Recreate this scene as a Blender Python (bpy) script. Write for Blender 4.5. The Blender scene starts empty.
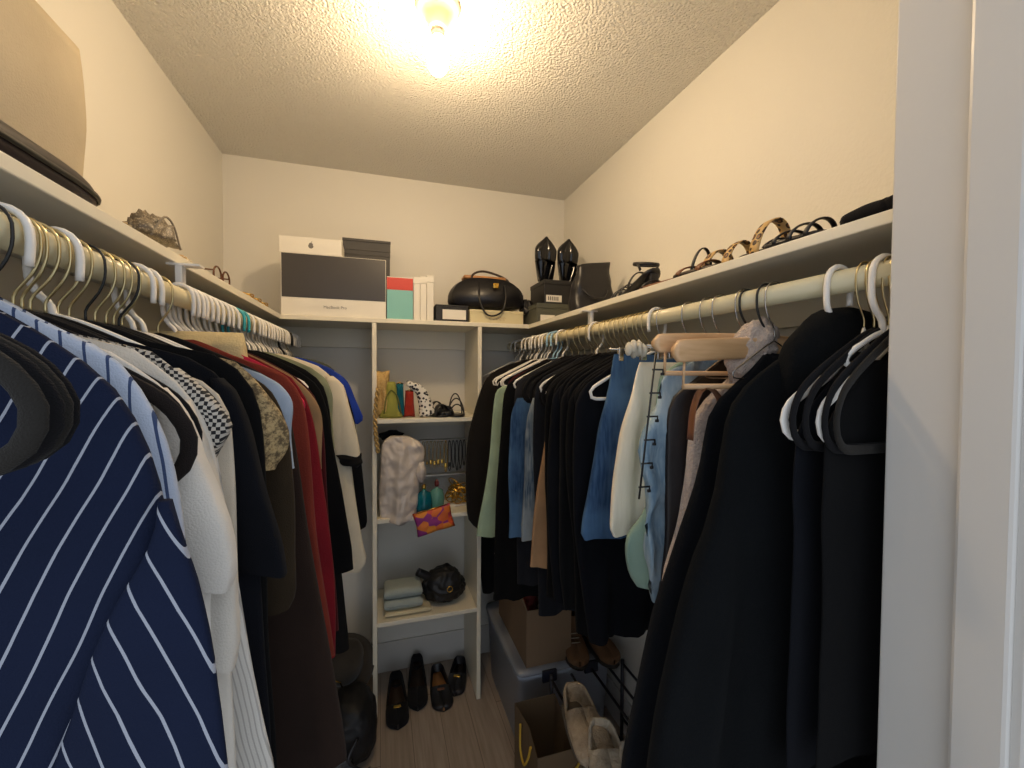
import bpy, bmesh, math, random
from mathutils import Vector, Matrix, noise
R = math.radians; PI = math.pi
S = bpy.context.scene; COL = S.collection
random.seed(7)
# ------------------------------------------------------------------ camera
F, YAW, PIT, ROL, CZ = 425.95, 0.3019, -0.0258, 0.0059, 1.4891
fw = Vector((math.sin(YAW)*math.cos(PIT), math.cos(YAW)*math.cos(PIT), math.sin(PIT)))
rt0 = Vector((math.cos(YAW), -math.sin(YAW), 0)); up0 = rt0.cross(fw)
rt = rt0*math.cos(ROL)+up0*math.sin(ROL); up = -rt0*math.sin(ROL)+up0*math.cos(ROL)
cd = bpy.data.cameras.new('camera'); cam = bpy.data.objects.new('camera', cd); COL.objects.link(cam)
m = Matrix((rt, up, -fw)).transposed().to_4x4(); m.translation = (0, 0, CZ); cam.matrix_world = m
cd.sensor_width = 36; cd.lens = F/1024*36; cd.clip_start = 0.02; cd.clip_end = 50
S.camera = cam
# ------------------------------------------------------------------ light
w = bpy.data.worlds.new('daylight'); S.world = w; w.use_nodes = True
w.node_tree.nodes['Background'].inputs[0].default_value = (0.80, 0.88, 1.0, 1)
w.node_tree.nodes['Background'].inputs[1].default_value = 0.46
BULB = 150.0; BULBC = (1.0, 0.74, 0.45)
S.view_settings.view_transform = 'Standard'; S.view_settings.look = 'None'
S.view_settings.exposure = 1.22; S.view_settings.gamma = 1; S.view_settings.use_curve_mapping = False
# ------------------------------------------------------------------ measured place
WL, WR, D, ZC = -0.654, 0.974, 2.179, 2.44
RL, RR, RZ = -0.36, 0.66, 1.628         # the two rods
ZS, ZT = 1.695, 1.714                   # wall shelf underside / top
XL, XR, YB = -0.369, 0.660, 1.863       # shelf front edges
def ray(px, py): return fw + rt*((px-512)/F) - up*((py-384)/F)
def atY(px, py, Y):
    d = ray(px, py); return d*(Y/d.y) + Vector((0, 0, CZ))
def atX(px, py, X):
    d = ray(px, py); return d*(X/d.x) + Vector((0, 0, CZ))
def atZ(px, py, Z):
    d = ray(px, py); return d*((Z-CZ)/d.z) + Vector((0, 0, CZ))
# ------------------------------------------------------------------ materials
def lin(c):
    if isinstance(c, str): c = tuple(int(c[i:i+2], 16)/255 for i in (0, 2, 4))
    return tuple((v/12.92 if v <= .04045 else ((v+.055)/1.055)**2.4) for v in c)+(1,)
class NT:
    def __init__(s, name):
        s.m = bpy.data.materials.new(name); s.m.use_nodes = True
        s.t = s.m.node_tree; s.b = s.t.nodes['Principled BSDF']
        s.co = s.t.nodes.new('ShaderNodeTexCoord').outputs['Object']
    def n(s, kind, ins=None, **kw):
        nd = s.t.nodes.new('ShaderNode'+kind)
        for k, v in kw.items(): setattr(nd, k, v)
        for k, v in (ins or {}).items():
            if hasattr(v, 'is_linked'): s.t.links.new(v, nd.inputs[k])
            else: nd.inputs[k].default_value = v
        return nd
    def link(s, a, b): s.t.links.new(a, b)
    def math(s, op, a, b=0.0, c=0.0): return s.n('Math', {0: a, 1: b, 2: c}, operation=op).outputs[0]
    def noise(s, scale, detail=3, vec=None, rough=.5):
        return s.n('TexNoise', {'Vector': vec or s.co, 'Scale': scale, 'Detail': detail, 'Roughness': rough}).outputs[0]
    def scaled(s, sc): return s.n('Mapping', {'Vector': s.co, 'Scale': sc}).outputs[0]
    def mix(s, f, a, b):
        nd = s.n('Mix', data_type='RGBA'); 
        for k, v in ((0, f), (6, a), (7, b)):
            if hasattr(v, 'is_linked'): s.link(v, nd.inputs[k])
            else: nd.inputs[k].default_value = v
        return nd.outputs[2]
    def ramp(s, f, lo, hi): return s.n('MapRange', {0: f, 1: lo, 2: hi}).outputs[0]
    def bump(s, h, st, dist=.002):
        b = s.n('Bump', {'Height': h, 'Strength': st, 'Distance': dist}); s.link(b.outputs[0], s.b.inputs['Normal'])
    def col(s, c):
        if hasattr(c, 'is_linked'): s.link(c, s.b.inputs['Base Color'])
        else: s.b.inputs['Base Color'].default_value = c
    def done(s, rough=.6, **kw):
        s.b.inputs['Roughness'].default_value = rough
        for k, v in kw.items(): s.b.inputs[k.replace('_', ' ')].default_value = v
        return s.m
def plain(name, c, rough=.5, var=.08, scale=20, bump=0.0, bscale=200, **kw):
    t = NT(name); a = lin(c); b = tuple(v*(1-var*2) for v in a[:3])+(1,)
    t.col(t.mix(t.noise(scale), a, b))
    if bump: t.bump(t.noise(bscale, 2), bump)
    return t.done(rough, **kw)
def fabric(name, c, rough=.92, var=.12, weave=900, sheen=.15, bump=.35, c2=None, vscale=9):
    t = NT(name); a = lin(c); b = lin(c2) if c2 else tuple(v*(1-var*2) for v in a[:3])+(1,)
    t.col(t.mix(t.ramp(t.noise(vscale, 4), .35, .65), a, b))
    h = t.math('ADD', t.noise(weave, 1), t.math('MULTIPLY', t.noise(18, 3, t.scaled((1, 1, .35))), 3.0))
    t.bump(h, bump, .003)
    return t.done(rough, Sheen_Weight=sheen*.3, Sheen_Roughness=.6, Specular_IOR_Level=.12)
def striped(name, base, line, direction, period, width, base2=None, rough=.85, wob=.004):
    """thin woven stripes running along `direction` (x, z)"""
    t = NT(name); dx, dz = direction; l = math.hypot(dx, dz); nx, nz = -dz/l, dx/l
    sp = t.n('SeparateXYZ', {0: t.co})
    v = t.math('ADD', t.math('MULTIPLY', sp.outputs[0], nx), t.math('MULTIPLY', sp.outputs[2], nz))
    v = t.math('ADD', v, t.math('MULTIPLY', t.noise(6, 2), wob*4))
    f = t.math('FRACT', t.math('DIVIDE', v, period))
    k = t.math('LESS_THAN', f, width)
    bc = t.mix(t.noise(12), lin(base), lin(base2 or base))
    t.col(t.mix(k, bc, lin(line))); t.bump(t.noise(700, 1), .3)
    return t.done(rough, Specular_IOR_Level=.15)
def tweed(name, a, b, period=.014):
    t = NT(name); sp = t.n('SeparateXYZ', {0: t.co})
    wv = t.math('MULTIPLY', t.noise(30, 2), .02)
    f1 = t.math('LESS_THAN', t.math('FRACT', t.math('DIVIDE', t.math('ADD', sp.outputs[0], wv), period)), .5)
    f2 = t.math('LESS_THAN', t.math('FRACT', t.math('DIVIDE', t.math('ADD', sp.outputs[2], wv), period)), .5)
    k = t.math('ABSOLUTE', t.math('SUBTRACT', f1, f2))
    t.col(t.mix(k, lin(a), lin(b))); t.bump(t.noise(400, 2), .6); return t.done(.9)
def denim(name, c, c2, fade=.5):
    t = NT(name); n1 = t.noise(160, 2, t.scaled((1, 1, .12))); n2 = t.noise(7, 3)
    c0 = t.mix(t.ramp(n2, .4, .62), lin(c), lin(c2))
    t.col(t.mix(t.math('MULTIPLY', t.ramp(n1, .4, .7), fade), c0, lin(c2))); t.bump(n1, .4); return t.done(.85, Specular_IOR_Level=.15)
def spotted(name, a, b, scale=60, thr=.35, c=None):
    t = NT(name); v = t.n('TexVoronoi', {'Vector': t.co, 'Scale': scale}).outputs['Distance']
    k = t.math('LESS_THAN', v, thr); o = t.mix(k, lin(a), lin(b))
    if c: o = t.mix(t.math('LESS_THAN', v, thr*.5), o, lin(c))
    t.col(o); return t.done(.5)
def wallpaint(name, c, bs=90, st=.25):
    t = NT(name); t.col(t.mix(t.noise(2.5), lin(c), tuple(v*.96 for v in lin(c)[:3])+(1,)))
    t.bump(t.noise(bs, 3), st, .004); return t.done(.55, Specular_IOR_Level=.35)
M = {}
M['wall'] = wallpaint('cream_wall_paint', 'dedad0', 150, .10)
M['wallr'] = wallpaint('orange_peel_wall_paint', 'dedad0', 110, .35)
M['paint'] = plain('white_gloss_trim_paint', 'cbc7c0', .32, .03, 5, .06, 60)
M['shelf'] = plain('white_shelf_paint', 'e6dfcb', .4, .04, 6, .08, 50)
def ceil():
    t = NT('popcorn_ceiling')
    v = t.n('TexVoronoi', {'Vector': t.co, 'Scale': 115.0, 'Randomness': 1.0}).outputs['Distance']
    h = t.math('ADD', t.math('MULTIPLY', t.noise(150, 3, rough=.6), 1.4), t.math('MULTIPLY', v, -.7))
    t.col(lin('e6e2d8')); t.bump(h, .85, .008); return t.done(.95)
M['ceil'] = ceil()
def planks():
    t = NT('grey_brown_wood_planks'); sp = t.n('SeparateXYZ', {0: t.co})
    pw = .125; xi = t.math('DIVIDE', sp.outputs[0], pw); idx = t.math('FLOOR', xi); fr = t.math('FRACT', xi)
    yo = t.math('ADD', t.math('DIVIDE', sp.outputs[1], 1.2), t.math('MULTIPLY', idx, .37))
    g2 = t.math('LESS_THAN', t.math('FRACT', yo), .003)
    gap = t.math('MAXIMUM', t.math('LESS_THAN', fr, .018), g2)
    tone = t.n('TexWhiteNoise', {'W': t.math('ADD', idx, t.math('MULTIPLY', t.math('FLOOR', yo), 7.3))}, noise_dimensions='1D').outputs[0]
    gr = t.noise(26, 5, t.scaled((3, .16, 1)), .6)
    c = t.mix(t.ramp(gr, .3, .7), lin('8f8174'), lin('b0a294'))
    c = t.mix(t.math('MULTIPLY', tone, .45), c, lin('877a6c'))
    t.col(t.mix(gap, c, lin('6a5c50'))); t.bump(gr, .2); return t.done(.45)
M['floor'] = planks()
M['white_plastic'] = plain('white_plastic', 'ece8e0', .35, .03)
M['teal_plastic'] = plain('teal_plastic', '35a8b4', .35, .05)
M['blue_plastic'] = plain('pale_blue_plastic', '9cc4dc', .35, .05)
M['velvet'] = fabric('black_velvet_flocking', '121113', .8, .1, sheen=.12)
M['greyvelvet'] = fabric('taupe_velvet_flocking', '24211d', .75, .1, sheen=.2)
M['brownvelvet'] = fabric('dark_brown_velvet_flocking', '211a17', .75, .1, sheen=.15)
M['brass'] = plain('brass_wire', 'cdbb8c', .28, .05, Metallic=1.0)
M['chrome'] = plain('chrome_wire', 'b9b6b0', .25, .05, Metallic=1.0)
M['blackwire'] = plain('black_metal', '151515', .4, .05)
def woodm():
    t = NT('pale_beech_wood'); g = t.noise(20, 4, t.scaled((.3, 4, 4)))
    t.col(t.mix(t.ramp(g, .35, .65), lin('d9b287'), lin('c39a6c'))); return t.done(.4)
M['wood'] = woodm()
M['leather'] = plain('black_leather', '17161a', .38, .1, 10, .25, 160)
M['patent'] = plain('black_patent_leather', '0e0e10', .12, .05)
M['suede'] = fabric('black_suede', '151416', .85)
M['brownleather'] = plain('brown_leather', '7a4a2a', .45, .15, 8, .2, 120)
M['tan'] = plain('tan_leather', 'b07b4a', .45, .12, 8, .2, 120)
M['gold'] = plain('gold_metal', 'd9ae52', .22, .05, Metallic=1.0)
M['card'] = plain('brown_cardboard', '7f664c', .85, .1, 6, .15, 90)
M['kraft'] = plain('brown_kraft_paper', '66523a', .85, .1, 6, .2, 40)
M['whitecard'] = plain('white_card', 'e4dfd3', .5, .03)
M['darkprint'] = plain('dark_grey_print', '3d3936', .35, .03)
M['greycard'] = plain('charcoal_card', '413f3e', .6, .05)
M['blackcard'] = plain('black_card', '1a191a', .5, .05)
M['ink'] = plain('grey_ink', '6a6662', .6, 0)
def clear(name, c, tr=.85, rough=.1):
    t = NT(name); t.col(lin(c)); return t.done(rough, Transmission_Weight=tr, IOR=1.3)
M['acrylic'] = clear('clear_acrylic', 'e8ecf0', .9, .08)
M['bin'] = clear('translucent_plastic', 'c9d2e0', .45, .35)
# ------------------------------------------------------------------ object helpers
def tag(o, label=None, cat=None, group=None, kind=None):
    if label: o['label'] = label
    if cat: o['category'] = cat
    if group: o['group'] = group
    if kind: o['kind'] = kind
    return o
def empty(name, loc, label, cat, group=None, rz=0):
    o = bpy.data.objects.new(name, None); COL.objects.link(o); o.location = loc; o.rotation_euler = (0, 0, rz)
    o.empty_display_size = .02
    return tag(o, label, cat, group)
def obj(name, bm, mat, parent=None, smooth=True, loc=None, label=None):
    bmesh.ops.recalc_face_normals(bm, faces=bm.faces[:])
    me = bpy.data.meshes.new(name); bm.to_mesh(me); bm.free()
    if smooth is True:
        for p in me.polygons: p.use_smooth = True
    me.materials.append(mat)
    o = bpy.data.objects.new(name, me); COL.objects.link(o)
    if smooth == 'auto': me.shade_smooth() if hasattr(me,'shade_smooth') else None
    if parent: o.parent = parent
    if loc is not None: o.location = loc
    if label: o['label'] = label
    return o
def B(): return bmesh.new()
def box(bm, x0, x1, y0, y1, z0, z1, bev=0.0, mat=None):
    r = bmesh.ops.create_cube(bm, size=1)
    vs = r['verts']
    for v in vs:
        v.co = Vector(((x0+x1)/2+v.co.x*(x1-x0), (y0+y1)/2+v.co.y*(y1-y0), (z0+z1)/2+v.co.z*(z1-z0)))
    if bev:
        es = list({e for v in vs for e in v.link_edges})
        vs = bmesh.ops.bevel(bm, geom=es, offset=bev, segments=2, profile=.5, affect='EDGES')['verts']
    if mat is not None: bmesh.ops.transform(bm, matrix=mat, verts=list({v for v in vs}))
    return vs
def loft(bm, rings, cap0=True, cap1=True, closed=True):
    vr = [[bm.verts.new(p) for p in r] for r in rings]; n = len(rings[0])
    for a, b in zip(vr, vr[1:]):
        for i in range(n if closed else n-1):
            j = (i+1) % n
            bm.faces.new((a[i], a[j], b[j], b[i]))
    if cap0 and closed: bm.faces.new(vr[0][::-1])
    if cap1 and closed: bm.faces.new(vr[-1])
    return vr
def cr(pts, n):
    """Catmull-Rom resampling"""
    P = [Vector(p) for p in pts]
    if len(P) < 3: return [P[0].lerp(P[-1], i/(n-1)) for i in range(n)]
    L = [0]
    for a, b in zip(P, P[1:]): L.append(L[-1]+(b-a).length+1e-9)
    out = []
    for i in range(n):
        d = L[-1]*i/(n-1); k = 0
        while k < len(P)-2 and L[k+1] < d: k += 1
        t = (d-L[k])/(L[k+1]-L[k]); p1, p2 = P[k], P[k+1]
        p0 = P[k-1] if k else p1*2-p2; p3 = P[k+2] if k+2 < len(P) else p2*2-p1
        m1 = (p2-p0)*.5; m2 = (p3-p1)*.5
        m1 = m1*min(1, (p2-p1).length/(m1.length+1e-9)); m2 = m2*min(1, (p2-p1).length/(m2.length+1e-9))
        out.append(p1*(2*t**3-3*t*t+1)+m1*(t**3-2*t*t+t)+p2*(-2*t**3+3*t*t)+m2*(t**3-t*t))
    return out
def sweep(bm, pts, a, b=None, seg=8, closed=False, axis=None, taper=None):
    """tube of half sizes a (in plane) and b (along axis)"""
    P = [Vector(p) for p in pts]; n = len(P); b = a if b is None else b; rings = []; prev = None
    for i, p in enumerate(P):
        if closed: t = (P[(i+1) % n]-P[i-1])
        else: t = P[min(i+1, n-1)]-P[max(i-1, 0)]
        if t.length < 1e-9: t = Vector((0, 0, 1))
        t.normalize()
        if axis is not None: ax = Vector(axis)
        elif prev is None: ax = Vector((0, 1, 0)) if abs(t.y) < .9 else Vector((1, 0, 0))
        else: ax = prev
        ax = (ax - t*ax.dot(t)); ax.normalize(); prev = ax
        sd = t.cross(ax); k = taper(i/(n-1)) if taper else 1
        rings.append([p+sd*(a*k*math.cos(2*PI*j/seg))+ax*(b*k*math.sin(2*PI*j/seg)) for j in range(seg)])
    if closed: rings.append(rings[0])
    if closed:
        vr = [[bm.verts.new(q) for q in r] for r in rings[:-1]]; vr.append(vr[0])
        for A, C in zip(vr, vr[1:]):
            for j in range(seg): bm.faces.new((A[j], A[(j+1) % seg], C[(j+1) % seg], C[j]))
    else: loft(bm, rings)
def lathe(bm, prof, c=(0, 0, 0), seg=24, cap=True, mat=None):
    rings = []
    for r, z in prof:
        ring = [Vector((r*math.cos(2*PI*j/seg), r*math.sin(2*PI*j/seg), z)) for j in range(seg)]
        if mat: ring = [mat @ p for p in ring]
        rings.append([p+Vector(c) for p in ring])
    loft(bm, rings, cap, cap)
def arc(c, r, a0, a1, n=10, plane='xz', rz=None):
    o = []
    for i in range(n+1):
        a = R(a0+(a1-a0)*i/n); u, v = r*math.cos(a), (rz or r)*math.sin(a)
        o.append(Vector((c[0]+u, c[1], c[2]+v)) if plane == 'xz' else Vector((c[0], c[1]+u, c[2]+v)) if plane == 'yz' else Vector((c[0]+u, c[1]+v, c[2])))
    return o
def blob(bm, c, r, seed=0, amp=.15, freq=6, sub=4, flat=None, sup=1.0):
    v0 = bmesh.ops.create_icosphere(bm, subdivisions=sub, radius=1)['verts']
    for v in v0:
        d = v.co.normalized(); s = Vector(math.copysign(abs(k)**sup, k) for k in d)
        k = 1+amp*noise.fractal(d*freq*.35+Vector((seed*3.1, seed*1.7, 0)), .8, 2, 3)+amp*.5*noise.noise(d*freq+Vector((0, seed, 0)))
        p = Vector((s.x*r[0]*k, s.y*r[1]*k, s.z*r[2]*k))
        if flat is not None and p.z < flat: p.z = flat+(p.z-flat)*.08
        v.co = p+Vector(c)
    return v0
def cushion(bm, w, h, t, c=(0, 0, 0), seed=0, n=16, amp=.1, pw=.5, mat=None):
    """soft flat pouch standing in xz"""
    top = []; 
    for sgn in (-1, 1):
        g = {}
        for i in range(n+1):
            for j in range(n+1):
                u, v = -1+2*i/n, -1+2*j/n
                k = max(0, (1-u**4)*(1-v**4))**pw
                y = sgn*t/2*k*(1+amp*3*noise.noise(Vector((u*2+seed, v*2, sgn))))+t*amp*noise.noise(Vector((u*1.5, v*1.5, seed)))*2
                x = u*w/2*(1-.06*(1-abs(v))); z = v*h/2*(1-.06*(1-abs(u)))
                p = Vector((x, y, z))
                if mat: p = mat @ p
                g[i, j] = bm.verts.new(p+Vector(c))
        for i in range(n):
            for j in range(n): bm.faces.new((g[i, j], g[i+1, j], g[i+1, j+1], g[i, j+1]))
        top.append(g)
    bmesh.ops.remove_doubles(bm, verts=bm.verts[:], dist=1e-5)
def text(name, s, size, loc, rot, mat, parent):
    cu = bpy.data.curves.new(name, 'FONT'); cu.body = s; cu.size = size; cu.align_x = 'CENTER'; cu.align_y = 'CENTER'; cu.extrude = .0003
    o = bpy.data.objects.new(name, cu); COL.objects.link(o); o.parent = parent; o.location = loc; o.rotation_euler = rot; cu.materials.append(mat)
    bpy.context.view_layer.update(); me = bpy.data.meshes.new_from_object(o.evaluated_get(bpy.context.evaluated_depsgraph_get()))
    o2 = bpy.data.objects.new(name, me); COL.objects.link(o2); o2.parent = parent; o2.location = loc; o2.rotation_euler = rot
    bpy.data.objects.remove(o); o2.name = name
    return o2
def struct(name, bm, mat, parent=None, smooth=False, label=None, cat=None):
    o = obj(name, bm, mat, parent, smooth)
    if not parent: o['kind'] = 'structure'
    return o
# ------------------------------------------------------------------ the room
bm = B(); box(bm, WL-.5, WR+.4, -.6, D+.1, -.06, 0); struct('floor', bm, M['floor'])
bm = B(); box(bm, WL-.1, WR+.1, .2, D+.1, ZC, ZC+.08); struct('ceiling', bm, M['ceil'])
bm = B(); box(bm, WL-.1, WL, .2, D+.1, 0, ZC); struct('wall_left', bm, M['wall'])
bm = B(); box(bm, WR, WR+.1, .26, D+.1, 0, ZC); struct('wall_right', bm, M['wallr'])
bm = B(); box(bm, WL, WR, D, D+.1, 0, ZC); struct('wall_back', bm, M['wall'])
bm = B(); box(bm, .615, WR, .262, .362, 0, ZC); struct('wall_front', bm, M['wall'])
bm = B(); box(bm, WL, .615, .262, .362, 2.2, ZC); struct('wall_front_header', bm, M['wall'])
bm = B(); box(bm, .600, .6155, .250, .3655, 0, 2.2, .002); struct('trim_1', bm, M['paint'])
bm = B(); box(bm, .588, .6005, .246, .2915, 0, 2.19, .004); struct('trim_2', bm, M['paint'])
bm = B(); box(bm, .594, .665, .234, .2505, 0, 2.26, .005); struct('trim_3', bm, M['paint'])
bm = B(); box(bm, WL, WR, D-.012, D, 0, .148, .003); struct('baseboard_back', bm, M['paint'])
bm = B(); box(bm, WL, WL+.012, .2, D-.012, 0, .148, .003); struct('baseboard_left', bm, M['paint'])
bm = B(); box(bm, WR-.012, WR, .37, D-.012, 0, .148, .003); struct('baseboard_right', bm, M['paint'])
# wall shelves
t = empty('wall_shelf', (-.51, 1.0, ZS), 'long white wall shelf on the left above the crowded rod', 'shelf')
bm = B(); box(bm, WL+.51, XL+.51, -.795, YB-1.0-.0005, 0, .019, .002); obj('board', bm, M['shelf'], t, False)
bm = B(); box(bm, WL+.51, WL+.53, -.795, D-1.0, -.09, -.0005, .001); obj('cleat', bm, M['shelf'], t, False)
t = empty('wall_shelf', (.8, 1.0, ZS), 'long white wall shelf on the right under the strappy sandals', 'shelf')
bm = B(); box(bm, XR-.8, WR-.8, -.633, YB-1.0-.0005, 0, .019, .002); obj('board', bm, M['shelf'], t, False)
bm = B(); box(bm, WR-.82, WR-.8, -.633, D-1.0, -.09, -.0005, .001); obj('cleat', bm, M['shelf'], t, False)
t = empty('wall_shelf', (.2, D, ZS), 'white shelf across the back wall carrying boxes and a handbag', 'shelf')
bm = B(); box(bm, WL-.2, WR-.2, YB-D, -.0005, 0, .019, .002); obj('board', bm, M['shelf'], t, False)
bm = B(); box(bm, WL-.18, WR-.22, -.02, -.0005, -.09, -.0005, .001); obj('cleat', bm, M['shelf'], t, False)
# shelf bracket on left
p = atX(149, 258, -.41)
bk = empty('shelf_bracket', (RL, .98, ZS), 'white steel bracket under the left shelf, mid rod', 'bracket')
bm = B(); box(bm, -.025, .03, -.012, .012, -.004, 0); box(bm, -.012, .0, -.010, .010, -.045, -.002, .002); box(bm, -.012, .0, -.010, .010, -.045, -.040)
obj('strap', bm, M['white_plastic'], bk, False)
bk = empty('shelf_bracket', (RR, 1.27, ZS), 'white steel bracket under the right shelf, mid rod', 'bracket')
bm = B(); box(bm, -.03, .025, -.012, .012, -.004, 0); box(bm, -.0, .012, -.010, .010, -.045, -.002, .002)
obj('strap', bm, M['white_plastic'], bk, False)
# rods
RRAD = .0175
M['rod'] = plain('cream_painted_rod', 'e6d8ae', .3, .05, 4, .05, 40)
for nm, x, y0, lab in (('closet_rod', RL, .22, 'cream closet rod on the left, packed with white hangers'), ('closet_rod', RR, .364, 'cream closet rod on the right, thick and mostly bare at its near end')):
    t = empty(nm, (x, y0, RZ), lab, 'rod')
    bm = B(); sweep(bm, [(0, 0, 0), (0, D-y0-.021, 0)], RRAD, seg=28); obj('pole', bm, M['rod'], t)
    bm = B(); lathe(bm, [(.026, 0), (.026, .008), (.02, .02)], mat=Matrix.Rotation(PI/2, 4, 'X')); obj('end_socket', bm, M['white_plastic'], t, loc=(0, D-y0-.001, 0))
# back shelving unit
t = empty('shelving_unit', (.205, YB, 0), 'tall narrow white shelving unit against the back wall', 'shelving')
UD = D-YB-.013
for x in (-.029-.205, .42-.205):
    bm = B(); box(bm, x, x+.018, 0, UD, 0, ZS-.001, .0015); obj('side_panel', bm, M['shelf'], t, False)
for z in (1.273, .849, .405):
    bm = B(); box(bm, -.2155, .2145, .001, UD, z, z+.019, .0015); obj('shelf_board', bm, M['shelf'], t, False)
    bm = B(); box(bm, -.2155, .2145, UD-.018, UD, z-.05, z-.0005, .001); obj('cleat', bm, M['shelf'], t, False)
# ------------------------------------------------------------------ lamp
L0 = atZ(438, 6, ZC)
t = empty('ceiling_lamp', (L0.x, L0.y, ZC), 'bare glowing bulb in a white porcelain ceiling socket', 'lamp')
bm = B(); lathe(bm, [(.001, 0), (.058, 0), (.058, -.006), (.05, -.014), (.036, -.018), (.034, -.03), (.024, -.055), (.022, -.062), (.001, -.062)][::-1]); obj('socket_base', bm, plain('porcelain', 'd0bc9e', .35, .04), t)
bm = B(); lathe(bm, [(.001, -.0625), (.0175, -.0625), (.0175, -.066), (.015, -.068), (.0175, -.070), (.015, -.073), (.0165, -.076), (.0165, -.079), (.001, -.079)][::-1]); obj('screw_cap', bm, M['chrome'], t)
zt = atY(436, 74, L0.y).z-ZC
bm = B(); h = zt+.079
prof = [(.001, -.0795), (.014, -.0797), (.016, -.0797+h*.15), (.024, -.0797+h*.4), (.0275, -.0797+h*.6), (.026, -.0797+h*.8), (.017, -.0797+h*.94), (.001, zt)]
lathe(bm, prof[::-1])
em = NT('glowing_bulb_glass'); em.b.inputs['Emission Color'].default_value = BULBC+(1,); em.b.inputs['Emission Strength'].default_value = BULB
obj('bulb', bm, em.done(.4), t)
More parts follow.
